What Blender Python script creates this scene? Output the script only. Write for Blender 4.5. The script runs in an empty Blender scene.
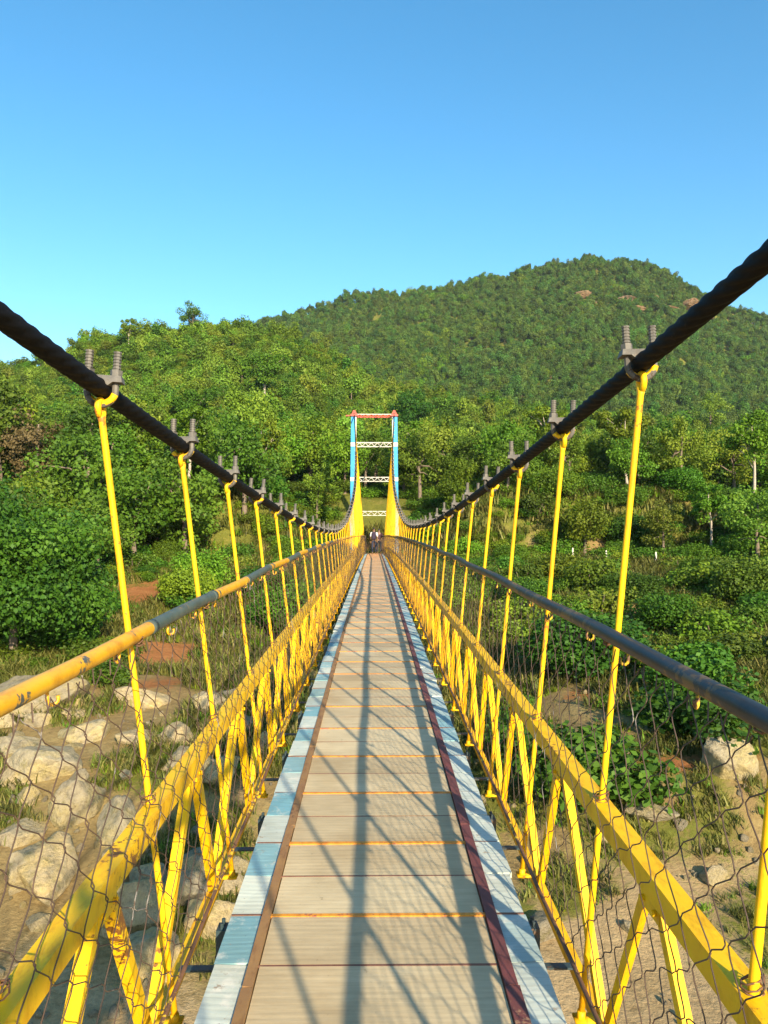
import bpy, bmesh, math, random
import numpy as np
from mathutils import Vector, Matrix

random.seed(7)
RNG = np.random.RandomState(11)
S = bpy.context.scene
COL = S.collection
PI = math.pi

# ------------------------------------------------------------------ helpers
class MB:
    """collects verts / faces / material indices and links them as one mesh object"""
    def __init__(self):
        self.v, self.f, self.m = [], [], []
    def add(self, vs, fs, mi=0):
        o = len(self.v)
        self.v.extend([tuple(p) for p in vs])
        self.f.extend([tuple(i + o for i in q) for q in fs])
        self.m.extend([mi] * len(fs))
    def box(self, a, b, mi=0):
        x0, y0, z0 = a; x1, y1, z1 = b
        vs = [(x0,y0,z0),(x1,y0,z0),(x1,y1,z0),(x0,y1,z0),(x0,y0,z1),(x1,y0,z1),(x1,y1,z1),(x0,y1,z1)]
        fs = [(0,3,2,1),(4,5,6,7),(0,1,5,4),(1,2,6,5),(2,3,7,6),(3,0,4,7)]
        self.add(vs, fs, mi)
    def hexa(self, lo, hi, mi=0):      # two quads (4 points each, same winding) joined to a solid
        fs = [(0,3,2,1),(4,5,6,7),(0,1,5,4),(1,2,6,5),(2,3,7,6),(3,0,4,7)]
        self.add(list(lo) + list(hi), fs, mi)
    def tube(self, pts, r, n=8, mi=0, cap=True, mis=None):
        pts = [Vector(p) for p in pts]
        rs = r if isinstance(r, (list, tuple)) else [r] * len(pts)
        vs, fs = [], []
        up = None
        ml = []
        for i, p in enumerate(pts):
            t = (pts[min(i+1, len(pts)-1)] - pts[max(i-1, 0)])
            if t.length < 1e-9: t = Vector((0,0,1))
            t.normalize()
            if up is None:
                up = Vector((0,0,1)) if abs(t.z) < .9 else Vector((1,0,0))
            a = up - t * up.dot(t); a.normalize(); up = a
            b = t.cross(a)
            for k in range(n):
                an = 2*PI*k/n
                vs.append(p + (a*math.cos(an) + b*math.sin(an)) * rs[i])
        for i in range(len(pts)-1):
            for k in range(n):
                k2 = (k+1) % n
                fs.append((i*n+k, i*n+k2, (i+1)*n+k2, (i+1)*n+k))
                ml.append(mis[i] if mis else mi)
        if cap:
            fs.append(tuple(reversed(range(n)))); ml.append(mis[0] if mis else mi)
            fs.append(tuple((len(pts)-1)*n + k for k in range(n))); ml.append(mis[-1] if mis else mi)
        o = len(self.v)
        self.v.extend([tuple(p) for p in vs]); self.f.extend([tuple(i+o for i in q) for q in fs]); self.m.extend(ml)
    def build(self, name, mats, parent=None, smooth=False, kind=None, label=None):
        me = self.mesh(name, mats, smooth)
        return link(name, me, parent, kind, label)
    def mesh(self, name, mats, smooth=False):
        me = bpy.data.meshes.new(name)
        me.from_pydata(self.v, [], self.f)
        for m in (mats if isinstance(mats, (list, tuple)) else [mats]): me.materials.append(m)
        me.polygons.foreach_set('material_index', self.m)
        if smooth: me.polygons.foreach_set('use_smooth', [True]*len(self.f))
        me.update()
        return me

def link(name, me, parent=None, kind=None, label=None):
    o = bpy.data.objects.new(name, me); COL.objects.link(o)
    if parent is not None: o.parent = parent
    if kind: o['kind'] = kind
    if label: o['label'] = label
    return o
def tag(o, label, cat, group=None, kind=None):
    o['label'] = label; o['category'] = cat
    if group: o['group'] = group
    if kind: o['kind'] = kind
    return o
def empty(name, loc=(0,0,0), parent=None, rz=0):
    o = bpy.data.objects.new(name, None); COL.objects.link(o); o.location = loc; o.rotation_euler = (0,0,rz)
    o.empty_display_size = .2
    if parent is not None: o.parent = parent
    return o
def np_mesh(name, V, Q, mats, mi=None, smooth=False, tint=None):
    """fast mesh from arrays; Q all quads (n,4)"""
    me = bpy.data.meshes.new(name)
    n = len(Q)
    me.vertices.add(len(V)); me.vertices.foreach_set('co', np.asarray(V, np.float32).ravel())
    me.loops.add(4*n); me.loops.foreach_set('vertex_index', np.asarray(Q, np.int32).ravel())
    me.polygons.add(n); me.polygons.foreach_set('loop_start', np.arange(0, 4*n, 4, dtype=np.int32))
    for m in (mats if isinstance(mats, (list, tuple)) else [mats]): me.materials.append(m)
    if mi is not None: me.polygons.foreach_set('material_index', np.asarray(mi, np.int32))
    if smooth: me.polygons.foreach_set('use_smooth', np.ones(n, bool))
    if tint is not None:
        at = me.attributes.new('tint', 'FLOAT', 'POINT'); at.data.foreach_set('value', np.asarray(tint, np.float32))
    me.update(calc_edges=True); me.validate()
    return me

# value noise (numpy)
_perm = np.random.RandomState(3).rand(256, 256)
def vnoise(x, y):
    x = np.asarray(x, float); y = np.asarray(y, float)
    xi = np.floor(x).astype(int); yi = np.floor(y).astype(int)
    fx = x - xi; fy = y - yi
    fx = fx*fx*(3-2*fx); fy = fy*fy*(3-2*fy)
    g = lambda a, b: _perm[a % 256, b % 256]
    return (g(xi,yi)*(1-fx)+g(xi+1,yi)*fx)*(1-fy) + (g(xi,yi+1)*(1-fx)+g(xi+1,yi+1)*fx)*fy
def fbm(x, y, o=4):
    s = 0; a = .5; t = 0
    for i in range(o):
        s = s + a*vnoise(x*2**i + 17.3*i, y*2**i + 5.1*i); t += a; a *= .5
    return s/t

# ------------------------------------------------------------------ materials
def nmat(name):
    m = bpy.data.materials.new(name); m.use_nodes = True
    nt = m.node_tree; nt.nodes.clear()
    out = nt.nodes.new('ShaderNodeOutputMaterial')
    b = nt.nodes.new('ShaderNodeBsdfPrincipled'); nt.links.new(b.outputs[0], out.inputs[0])
    return m, nt, b, out
def N(nt, t, **kw):
    n = nt.nodes.new(t)
    for k, v in kw.items():
        if k.startswith('i_'):
            n.inputs[k[2:]].default_value = v
        else: setattr(n, k, v)
    return n
def noise(nt, vec, scale, detail=5, rough=.6):
    n = N(nt, 'ShaderNodeTexNoise'); n.inputs['Scale'].default_value = scale
    n.inputs['Detail'].default_value = detail; n.inputs['Roughness'].default_value = rough
    if vec is not None: nt.links.new(vec, n.inputs['Vector'])
    return n
def ramp(nt, fac, stops):
    r = N(nt, 'ShaderNodeValToRGB')
    e = r.color_ramp.elements
    while len(e) > 1: e.remove(e[-1])
    e[0].position = stops[0][0]; e[0].color = (*stops[0][1], 1)
    for p, c in stops[1:]:
        q = e.new(p); q.color = (*c, 1)
    nt.links.new(fac, r.inputs[0]); return r
def mixc(nt, fac, a, b, blend='MIX'):
    m = N(nt, 'ShaderNodeMix', data_type='RGBA', blend_type=blend)
    if isinstance(fac, float): m.inputs[0].default_value = fac
    else: nt.links.new(fac, m.inputs[0])
    for s, i in ((a, 6), (b, 7)):
        if isinstance(s, tuple): m.inputs[i].default_value = (*s, 1)
        else: nt.links.new(s, m.inputs[i])
    return m.outputs[2]
def bump(nt, b, h, strength=.3, dist=.02):
    bn = N(nt, 'ShaderNodeBump'); bn.inputs['Strength'].default_value = strength; bn.inputs['Distance'].default_value = dist
    nt.links.new(h, bn.inputs['Height']); nt.links.new(bn.outputs[0], b.inputs['Normal'])
def worn(name, base, chip, base2=None, scale=9, chip_amt=.36, rough=.5, metal=0., chip_scale=30, spec=.5):
    """paint with tone variation and chips / rust that have their own shape"""
    m, nt, b, out = nmat(name)
    tc = N(nt, 'ShaderNodeTexCoord')
    n1 = noise(nt, tc.outputs['Object'], scale, 4)
    c1 = ramp(nt, n1.outputs[0], [(.3, base), (.7, base2 or tuple(x*.8 for x in base))])
    n2 = noise(nt, tc.outputs['Object'], chip_scale, 6, .65)
    n3 = noise(nt, tc.outputs['Object'], 2.2, 2)
    mul = N(nt, 'ShaderNodeMath', operation='MULTIPLY'); nt.links.new(n2.outputs[0], mul.inputs[0]); nt.links.new(n3.outputs[0], mul.inputs[1])
    k = ramp(nt, mul.outputs[0], [(chip_amt, (0,0,0)), (chip_amt+.03, (1,1,1))])
    mp = N(nt, 'ShaderNodeMapping'); mp.inputs['Scale'].default_value = (18, 5, 3); nt.links.new(tc.outputs['Object'], mp.inputs[0])
    n5 = noise(nt, mp.outputs[0], 1.6, 6, .7)
    st = ramp(nt, n5.outputs[0], [(.34, (.62,.50,.42)), (.50, (1,1,1)), (.72, (1.04,1.04,1.1))])
    dirt = mixc(nt, .7, c1.outputs[0], st.outputs[0], 'MULTIPLY')
    col = mixc(nt, k.outputs[0], dirt, chip)
    nt.links.new(col, b.inputs['Base Color'])
    b.inputs['Roughness'].default_value = rough; b.inputs['Metallic'].default_value = metal
    b.inputs['Specular IOR Level'].default_value = spec
    bump(nt, b, n2.outputs[0], .25, .004)
    return m

M = {}
M['yellow'] = worn('yellow_paint', (.84,.52,.006), (.22,.09,.02), (.80,.43,.006), chip_amt=.345, rough=.5, spec=.2)
M['yellow_rod'] = worn('yellow_rod_paint', (.86,.54,.006), (.45,.16,.02), (.78,.38,.008), chip_amt=.34, scale=6, rough=.5, spec=.25)
M['orange_rail'] = worn('orange_yellow_rail_paint', (.84,.44,.010), (.07,.085,.08), (.72,.33,.012), chip_amt=.335, chip_scale=16, rough=.42)
M['teal_rail'] = worn('dark_teal_rail_sleeve', (.055,.085,.075), (.30,.17,.04), (.10,.115,.09), chip_amt=.37, chip_scale=24, rough=.5)
M['blue_grey_rail'] = worn('worn_blue_grey_rail', (.014,.020,.032), (.13,.08,.035), (.032,.034,.034), chip_amt=.29, chip_scale=20, rough=.42, spec=.3)
M['cable'] = worn('black_cable', (.0045,.004,.005), (.018,.012,.010), (.007,.006,.006), chip_amt=.40, rough=.7, spec=.15)
M['galv'] = worn('weathered_clamp_steel', (.085,.08,.07), (.06,.035,.02), (.17,.155,.125), chip_amt=.31, rough=.65, metal=.2, chip_scale=60, scale=30)
M['net'] = worn('rusted_net_wire', (.105,.062,.038), (.25,.22,.19), (.075,.05,.035), chip_amt=.36, rough=.7, chip_scale=8)
M['rust_rod'] = worn('rusty_rod', (.19,.085,.035), (.7,.45,.02), (.12,.06,.03), chip_amt=.3, rough=.7)
M['brown_strip'] = worn('brown_strip', (.30,.165,.055), (.14,.07,.03), (.24,.125,.05), chip_amt=.34, rough=.7)
M['maroon_strip'] = worn('maroon_strip', (.17,.045,.04), (.30,.16,.09), (.12,.04,.035), chip_amt=.34, rough=.65)
M['orange_line'] = worn('orange_joint_paint', (.72,.30,.02), (.35,.10,.04), (.65,.22,.02), chip_amt=.3, rough=.6)
M['red_line'] = worn('rusty_joint', (.15,.075,.045), (.12,.06,.04), (.2,.08,.05), chip_amt=.32, rough=.7)
M['dark_teal'] = worn('dark_teal_crossbeam', (.02,.05,.06), (.12,.07,.04), (.04,.06,.065), chip_amt=.35, rough=.6)
M['tower_blue'] = worn('tower_blue_paint', (.012,.27,.60), (.25,.33,.38), (.02,.33,.58), chip_amt=.42, rough=.5)
M['white_paint'] = worn('white_paint', (.66,.63,.53), (.35,.25,.17), (.56,.52,.42), chip_amt=.37, rough=.55)
M['red_paint'] = worn('tower_red_paint', (.55,.07,.05), (.3,.1,.06), (.6,.10,.06), chip_amt=.4, rough=.5)
M['concrete'] = worn('abutment_concrete', (.36,.34,.30), (.2,.18,.15), (.42,.39,.33), chip_amt=.36, rough=.9, scale=3)

def deck_mat(name, a, b2, groove=.1):
    m, nt, b, out = nmat(name)
    tc = N(nt, 'ShaderNodeTexCoord')
    sep = N(nt, 'ShaderNodeSeparateXYZ'); nt.links.new(tc.outputs['Object'], sep.inputs[0])
    n1 = noise(nt, tc.outputs['Object'], 3.3, 6, .65)
    mp = N(nt, 'ShaderNodeMapping'); mp.inputs['Scale'].default_value = (2.5, 40, 1); nt.links.new(tc.outputs['Object'], mp.inputs[0])
    n2 = noise(nt, mp.outputs[0], 1.4, 5, .7)
    at = N(nt, 'ShaderNodeAttribute', attribute_name='tint')
    c = ramp(nt, n1.outputs[0], [(.28, b2), (.72, a)])
    c2 = ramp(nt, n2.outputs[0], [(.3, (.80,.78,.76)), (.6, (1,1,1))])
    c3 = mixc(nt, 1., c.outputs[0], c2.outputs[0], 'MULTIPLY')
    n4 = noise(nt, tc.outputs['Object'], 26, 6, .75); n6 = noise(nt, tc.outputs['Object'], 1.1, 4, .6)
    sp_ = ramp(nt, n4.outputs[0], [(.27, (.35,.30,.25)), (.36, (1,1,1))]); c3 = mixc(nt, .8, c3, sp_.outputs[0], 'MULTIPLY')
    md_ = ramp(nt, n6.outputs[0], [(.36, (.78,.72,.64)), (.55, (1,1,1))]); c3 = mixc(nt, .8, c3, md_.outputs[0], 'MULTIPLY')
    tn = ramp(nt, at.outputs['Fac'], [(0, (.80,.77,.74)), (1, (1.0,1.0,1.0))])
    c4 = mixc(nt, 1., c3, tn.outputs[0], 'MULTIPLY')
    nt.links.new(c4, b.inputs['Base Color']); b.inputs['Roughness'].default_value = .72
    # fine transverse ribs
    w = N(nt, 'ShaderNodeMath', operation='MULTIPLY'); w.inputs[1].default_value = 2*PI/.034; nt.links.new(sep.outputs[1], w.inputs[0])
    s_ = N(nt, 'ShaderNodeMath', operation='SINE'); nt.links.new(w.outputs[0], s_.inputs[0])
    ad = N(nt, 'ShaderNodeMath', operation='MULTIPLY_ADD'); nt.links.new(n2.outputs[0], ad.inputs[0]); ad.inputs[1].default_value = 2.2; nt.links.new(s_.outputs[0], ad.inputs[2])
    bump(nt, b, ad.outputs[0], groove, .0022)
    return m
M['deck'] = deck_mat('weathered_deck_plate', (.69,.565,.345), (.55,.45,.27), .08)
def plate_mat():
    m = deck_mat('chalky_blue_edge_plate', (.58,.66,.64), (.48,.58,.58), .12)
    nt = m.node_tree
    b = [n for n in nt.nodes if n.type == 'BSDF_PRINCIPLED'][0]
    old = b.inputs['Base Color'].links[0].from_socket
    at = N(nt, 'ShaderNodeAttribute', attribute_name='tint')
    r = ramp(nt, at.outputs['Fac'], [(0, (.42,.80,.98)), (.40, (.66,.92,1.0)), (.55, (1.0,1.0,.95)), (1, (1.2,1.1,.95))])
    c = mixc(nt, 1., old, r.outputs[0], 'MULTIPLY')
    tc = N(nt, 'ShaderNodeTexCoord'); nn = noise(nt, tc.outputs['Object'], 7, 7, .7)
    wr = ramp(nt, nn.outputs[0], [(.54, (0,0,0)), (.66, (.6,.6,.6))]); c = mixc(nt, wr.outputs[0], c, (.70,.66,.56))
    nn2 = noise(nt, tc.outputs['Object'], 15, 7, .75); wr2 = ramp(nt, nn2.outputs[0], [(.62, (0,0,0)), (.67, (.8,.8,.8))]); c = mixc(nt, wr2.outputs[0], c, (.28,.20,.13))
    nt.links.new(c, b.inputs['Base Color'])
    return m
M['plate'] = plate_mat()

def leaf_mat(name, dark, mid, light, hue_var=.03, trans=.22):
    m, nt, b, out = nmat(name)
    at = N(nt, 'ShaderNodeAttribute', attribute_name='tint')
    oi = N(nt, 'ShaderNodeObjectInfo')
    r = ramp(nt, at.outputs['Fac'], [(0, dark), (.5, mid), (1, light)])
    hs = N(nt, 'ShaderNodeHueSaturation')
    mr = N(nt, 'ShaderNodeMapRange'); nt.links.new(oi.outputs['Random'], mr.inputs[0]); mr.inputs[3].default_value = .5-hue_var; mr.inputs[4].default_value = .5+hue_var
    nt.links.new(mr.outputs[0], hs.inputs['Hue'])
    sc = N(nt, 'ShaderNodeMath', operation='MULTIPLY'); sc.inputs[1].default_value = 7.13; nt.links.new(oi.outputs['Random'], sc.inputs[0])
    fr = N(nt, 'ShaderNodeMath', operation='FRACT'); nt.links.new(sc.outputs[0], fr.inputs[0])
    mv = N(nt, 'ShaderNodeMapRange'); nt.links.new(fr.outputs[0], mv.inputs[0]); mv.inputs[3].default_value = .62; mv.inputs[4].default_value = 1.3
    nt.links.new(mv.outputs[0], hs.inputs['Value'])
    nt.links.new(r.outputs[0], hs.inputs['Color'])
    nt.links.new(hs.outputs[0], b.inputs['Base Color']); b.inputs['Roughness'].default_value = .6; b.inputs['Specular IOR Level'].default_value = .25
    tr = N(nt, 'ShaderNodeBsdfTranslucent'); nt.links.new(hs.outputs[0], tr.inputs[0])
    mx = N(nt, 'ShaderNodeMixShader'); mx.inputs[0].default_value = trans
    nt.links.new(b.outputs[0], mx.inputs[1]); nt.links.new(tr.outputs[0], mx.inputs[2]); nt.links.new(mx.outputs[0], out.inputs[0])
    return m
L = {}
L['dark'] = leaf_mat('dark_green_leaves', (.033,.080,.008), (.067,.146,.010), (.120,.215,.015))
L['mid'] = leaf_mat('mid_green_leaves', (.064,.124,.008), (.115,.205,.010), (.190,.28,.016))
L['light'] = leaf_mat('yellow_green_leaves', (.082,.142,.011), (.138,.22,.016), (.215,.29,.026))
L['dry'] = leaf_mat('dry_brown_leaves', (.08,.065,.025), (.15,.11,.04), (.20,.15,.06))
L['grass'] = leaf_mat('grass_blades', (.07,.085,.014), (.13,.14,.025), (.21,.19,.05), .02)
L['wood'] = leaf_mat('far_wood_leaves', (.052,.110,.016), (.084,.156,.021), (.122,.205,.029))
M['bark'] = worn('grey_brown_bark', (.17,.13,.09), (.08,.06,.04), (.22,.17,.12), chip_amt=.3, rough=.9)
M['pale_bark'] = worn('pale_bark', (.48,.42,.33), (.25,.2,.15), (.40,.34,.26), chip_amt=.33, rough=.9)

def rock_mat(name, a, b2, stain):
    m, nt, b, out = nmat(name)
    tc = N(nt, 'ShaderNodeTexCoord'); ge = N(nt, 'ShaderNodeNewGeometry'); oi = N(nt, 'ShaderNodeObjectInfo')
    n1 = noise(nt, ge.outputs['Position'], .9, 8, .68); n2 = noise(nt, tc.outputs['Object'], 7, 8, .72); n3 = noise(nt, ge.outputs['Position'], 3.1, 6, .7)
    c = ramp(nt, n1.outputs[0], [(.3, a), (.48, b2), (.60, stain), (.72, a)])
    c2 = ramp(nt, n2.outputs[0], [(.30, (.45,.43,.40)), (.5, (.9,.88,.85)), (.65, (1,1,1))])
    lich = ramp(nt, n3.outputs[0], [(.56, (0,0,0)), (.64, (1,1,1))])
    col = mixc(nt, .9, c.outputs[0], c2.outputs[0], 'MULTIPLY')
    li = N(nt, 'ShaderNodeMath', operation='MULTIPLY'); nt.links.new(lich.outputs[0], li.inputs[0]); li.inputs[1].default_value = .6
    col = mixc(nt, li.outputs[0], col, (.20,.18,.06))
    tv = ramp(nt, oi.outputs['Random'], [(0, (.72,.70,.68)), (.5, (1,.97,.90)), (1, (1.12,1.0,.80))])
    nt.links.new(mixc(nt, 1., col, tv.outputs[0], 'MULTIPLY'), b.inputs['Base Color']); b.inputs['Roughness'].default_value = .9; b.inputs['Specular IOR Level'].default_value = .2
    bump(nt, b, n2.outputs[0], .9, .12)
    return m
M['rock'] = rock_mat('grey_boulder_rock', (.33,.295,.225), (.45,.395,.27), (.50,.42,.21))
M['rock_tan'] = rock_mat('tan_hill_rock', (.19,.13,.085), (.25,.17,.11), (.15,.12,.075))

# ------------------------------------------------------------------ terrain height
Y1, Y2 = 215., 600.
_px = np.array([-900,-600,-374,-314,-264,-174,-100,-74,10,76,126,206,394,700,1000.])/790
_e1 = np.array([.10,.14,.190,.208,.230,.252,.243,.226,.178,.158,.150,.132,.115,.095,.08])
_px2 = np.array([-900,-374,-174,-74,-34,66,126,171,216,266,306,346,394,700,1000.])/790
_e2 = np.array([.10,.15,.238,.270,.285,.300,.3155,.324,.340,.335,.313,.281,.259,.17,.1])
_py = np.array([-3000,-400,-140,-50,-22,0,12,16,22,28,38,50,58.])
_pz = np.array([60,30,2,-5.4,-6.2,-6.3,-6.2,-6.0,-5.0,-4.2,-2.9,-1.3,-.55])
def smooth(a, b, t):
    t = np.clip((t-a)/(b-a), 0, 1); return t*t*(3-2*t)
def ground_z(x, y):
    x = np.asarray(x, float); y = np.asarray(y, float)
    base = np.interp(y, _py, _pz)
    # steeper cut bank on the right, low rocky step on the left
    right = smooth(3, 7, x); left = smooth(-2, -5, x)
    base = base + right*(.9*smooth(16.5, 18.5, y)*(1-smooth(24, 34, y))) + left*(.5*smooth(14, 17, y)*(1-smooth(26, 34, y)))
    yy = np.maximum(y, 58.)
    u = x/np.maximum(yy, 1.)
    e1 = np.interp(u, _px, _e1); e2 = np.interp(u, _px2, _e2)
    t = np.clip((yy-58)/(Y1-58), 0, 1)
    zn = 1.6 + np.minimum(yy, Y1)*(-.037 + (e1+.037)*t**.85) - np.maximum(yy-Y1, 0)*.30
    t2 = np.clip((yy-230)/(Y2-230), 0, 1)
    zf = 1.6 + np.minimum(yy, Y2)*(.02 + (e2-.02)*(t2**.7)) - np.maximum(yy-Y2, 0)*.35
    k = 6.
    hi = np.maximum(zn, zf); zz = hi + k*np.exp(-np.abs(zn-zf)/k)*.3
    zz = np.where(yy > 1500, np.maximum(zz, -60), np.maximum(zz, -4))
    w = smooth(56, 60, y)
    z = base*(1-w) + zz*w
    amp = np.interp(y, [-100, 0, 14, 30, 60, 120, 300, 600], [1., .25, .35, 1.3, 1.2, 2.4, 5, 8])
    road = np.exp(-(x/2.6)**2)*smooth(46, 54, y)*(1-smooth(72, 84, y))
    z = z + (fbm(x*.06+3, y*.06) - .5)*amp*2*(1-road) + (fbm(x*.45, y*.45+9) - .5)*np.interp(y, [0,16,60,200], [.16,.5,.8,1.2])*(1-road)
    wq = (1-smooth(3, 9, np.abs(x)))*smooth(46, 52, y)*(1-smooth(61, 72, y))
    z = z*(1-wq) + np.minimum(z, -.5)*wq
    return z
def gz(x, y): return float(ground_z(np.array([x]), np.array([y]))[0])

def spaced(lo, hi, n, c, tight):
    t = np.linspace(np.arcsinh((lo-c)/tight), np.arcsinh((hi-c)/tight), n)
    return c + tight*np.sinh(t)
gx = spaced(-2600, 2600, 380, 0, 16.); gy = spaced(-2200, 3200, 460, 24, 22.)
GX, GY = np.meshgrid(gx, gy)
GZ = ground_z(GX, GY)
V = np.stack([GX, GY, GZ], -1).reshape(-1, 3)
nx, ny = len(gx), len(gy)
ii, jj = np.meshgrid(np.arange(nx-1), np.arange(ny-1))
a = (jj*nx + ii).ravel()
Q = np.stack([a, a+1, a+nx+1, a+nx], -1)
# what the ground is made of (sand / red earth / grass), by place
def ground_kind(x, y):
    n = fbm(x*.16+1, y*.16+4); n2 = fbm(x*.5, y*.5+30); n3 = fbm(x*.045+8, y*.045)
    sand = (1-smooth(12.5, 16.5, y + (n-.5)*7 + np.where(x < 0, 1.5, -1.0)))*smooth(.2, .5, n2+.25)
    grass = smooth(.43, .58, n*.6+n2*.4 + np.interp(y, [0, 12, 15, 18, 24, 34, 60, 90], [-.14,-.05,.03,.05,.10,.14,.14,.25]))
    grass = np.where((y > 60), np.maximum(grass, smooth(.36, .5, n3+.1)), grass)
    grass = np.maximum(grass, np.exp(-(((x-8.5)/2.6)**2+((y-14.6)/1.5)**2))*1.1*smooth(.3,.55,n2+.1))
    grass = np.maximum(grass, np.exp(-(((x+9)/5)**2+((y-19)/3.5)**2))*.75*smooth(.45,.6,n2))
    grass = np.maximum(grass, smooth(2, 3.2, x)*smooth(15.5, 18, y)*(1-smooth(24, 30, y))*smooth(.40, .56, n2+.06)*.9)
    earth = np.zeros_like(x)
    for (cx, cy, rx, ry, s) in [(0,61,2.2,3,1.1),(-11.0,53,1.2,4.5,1.0),(-12.4,44.5,2.4,2.8,1.1),(-9.0,33.5,1.7,3.2,1.0),(-7.4,27.5,1.7,1.8,.8),(6.6,25.5,.8,1.5,.7),(8.0,19.4,2.6,.6,.8),(11,62,3.6,1.1,1.),(18,84,5,.9,.9),(38,85,5.5,1.,1.),(12.,21.5,.7,1.3,.85),
                                (5,120,2.5,3,.9),(20,130,2.4,2.5,.9),(34,118,3,3,.8),(-25,120,3,2.5,.7),(-17,125,2.4,2.4,.7)]:
        d = ((x-cx)/rx)**2 + ((y-cy)/ry)**2
        earth = np.maximum(earth, np.clip(s*1.4 - d*.9 - np.abs(n2-.5)*3.2*(cy != 61), 0, 1))
    return np.clip(sand, 0, 1), np.clip(earth, 0, 1), np.clip(grass, 0, 1)
sa, ea, gr = ground_kind(V[:,0], V[:,1])

m, nt, b, out = nmat('ground_soil')
tc = N(nt, 'ShaderNodeTexCoord')
A = lambda nme: N(nt, 'ShaderNodeAttribute', attribute_name=nme).outputs['Fac']
na = noise(nt, tc.outputs['Object'], .9, 8, .68); nb = noise(nt, tc.outputs['Object'], 6.5, 8, .7); nc = noise(nt, tc.outputs['Object'], 24, 5, .7)
soil = ramp(nt, na.outputs[0], [(.32, (.24,.165,.07)), (.55, (.33,.24,.10)), (.75, (.42,.33,.15))])
sand_c = ramp(nt, na.outputs[0], [(.35, (.40,.28,.135)), (.65, (.50,.36,.19))])
grass_c = ramp(nt, na.outputs[0], [(.3, (.10,.115,.022)), (.55, (.16,.165,.03)), (.72, (.24,.20,.055))])
earth_c = ramp(nt, na.outputs[0], [(.3, (.28,.11,.038)), (.6, (.39,.175,.065))])
def soften(fac):     # break the edges of a zone up with fine noise
    ad = N(nt, 'ShaderNodeMath', operation='MULTIPLY_ADD'); nt.links.new(nb.outputs[0], ad.inputs[0]); ad.inputs[1].default_value = 1.7; nt.links.new(fac, ad.inputs[2])
    ad2 = N(nt, 'ShaderNodeMath', operation='MULTIPLY_ADD'); nt.links.new(na.outputs[0], ad2.inputs[0]); ad2.inputs[1].default_value = 1.2; nt.links.new(ad.outputs[0], ad2.inputs[2])
    hf = N(nt, 'ShaderNodeMath', operation='MULTIPLY'); hf.inputs[1].default_value = .4; nt.links.new(ad2.outputs[0], hf.inputs[0])
    return ramp(nt, hf.outputs[0], [(.70, (0,0,0)), (.88, (1,1,1))]).outputs[0]
c = mixc(nt, soften(A('sand')), soil.outputs[0], sand_c.outputs[0])
c = mixc(nt, soften(A('grassy')), c, grass_c.outputs[0])
c = mixc(nt, soften(A('earth')), c, earth_c.outputs[0])
c2 = ramp(nt, nb.outputs[0], [(.3, (.66,.64,.62)), (.6, (1.05,1.04,1.02))])
c = mixc(nt, .9, c, c2.outputs[0], 'MULTIPLY')
nt.links.new(c, b.inputs['Base Color']); b.inputs['Roughness'].default_value = .95; b.inputs['Specular IOR Level'].default_value = .1
ad = N(nt, 'ShaderNodeMath', operation='MULTIPLY_ADD'); nt.links.new(nc.outputs[0], ad.inputs[0]); ad.inputs[1].default_value = .35; nt.links.new(nb.outputs[0], ad.inputs[2])
bump(nt, b, ad.outputs[0], .7, .12)
me = np_mesh('ground', V, Q, m, smooth=True)
for nme, arr in (('sand', sa), ('earth', ea), ('grassy', gr)):
    at = me.attributes.new(nme, 'FLOAT', 'POINT'); at.data.foreach_set('value', arr.astype(np.float32))
go = link('ground', me, kind='structure'); go['label'] = 'riverbed, earth bank and hills under the woods'; go['category'] = 'ground'

# ------------------------------------------------------------------ bridge geometry functions
S_BAY = 1.15; H0 = 2.9; T = 58.0
YA, YB = -8.6, 57.4
def camber(y):
    return .1 - (.00076 if y < 14 else .0002)*(y-14)**2
def cab_z(y, s):
    z = 1.56 - .052*max(0, min(1, (45-y)/25)) + (.003 if y < 17 else .00495)*(y-17)**2
    if s > 0: z += .10*max(0, min(1, (58-y)/40))
    return z
_cy = [-9, 0, 2.9, 5.2, 8, 12, 20, 28, 35, 40, 46, 52, 58]
_cx = [1.13, 1.03, 1.0, .955, .925, .90, .875, .868, .885, .945, 1.06, 1.24, 1.47]
def cab_x(y, s):
    # smooth lookup
    v = sum(np.interp(y+d, _cy, _cx) for d in (-2.4,-1.2,0,1.2,2.4))/5 if y < 55.6 else np.interp(y, _cy, _cx)
    off = (.03 if s < 0 else -.03)*max(0, 1-y/15.)
    return s*(float(v)+off)
def rail_x(s, y=0): return s*((.885 if s < 0 else .835) - .26*smooth(36, 57, np.array(y)))
def hang_bx(s): return s*.735
ROD = .70

bridge = empty('suspension_footbridge', (0, 0, 0))
tag(bridge, 'long yellow suspension footbridge with black cables and a blue tower at its far end', 'bridge')

def sweep(mb, xs, zs, ys, mi=0, closed=True):
    """extrude a cross-section given as lists of functions of y"""
    n = len(xs)
    base = len(mb.v)
    for y in ys:
        c_ = camber(y)
        for k in range(n): mb.v.append((xs[k], y, zs[k]+c_))
    for i in range(len(ys)-1):
        for k in range(n):
            k2 = (k+1) % n
            mb.f.append((base+i*n+k, base+i*n+k2, base+(i+1)*n+k2, base+(i+1)*n+k)); mb.m.append(mi)
    mb.f.append(tuple(base+k for k in reversed(range(n)))); mb.m.append(mi)
    mb.f.append(tuple(base+(len(ys)-1)*n+k for k in range(n))); mb.m.append(mi)

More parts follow.
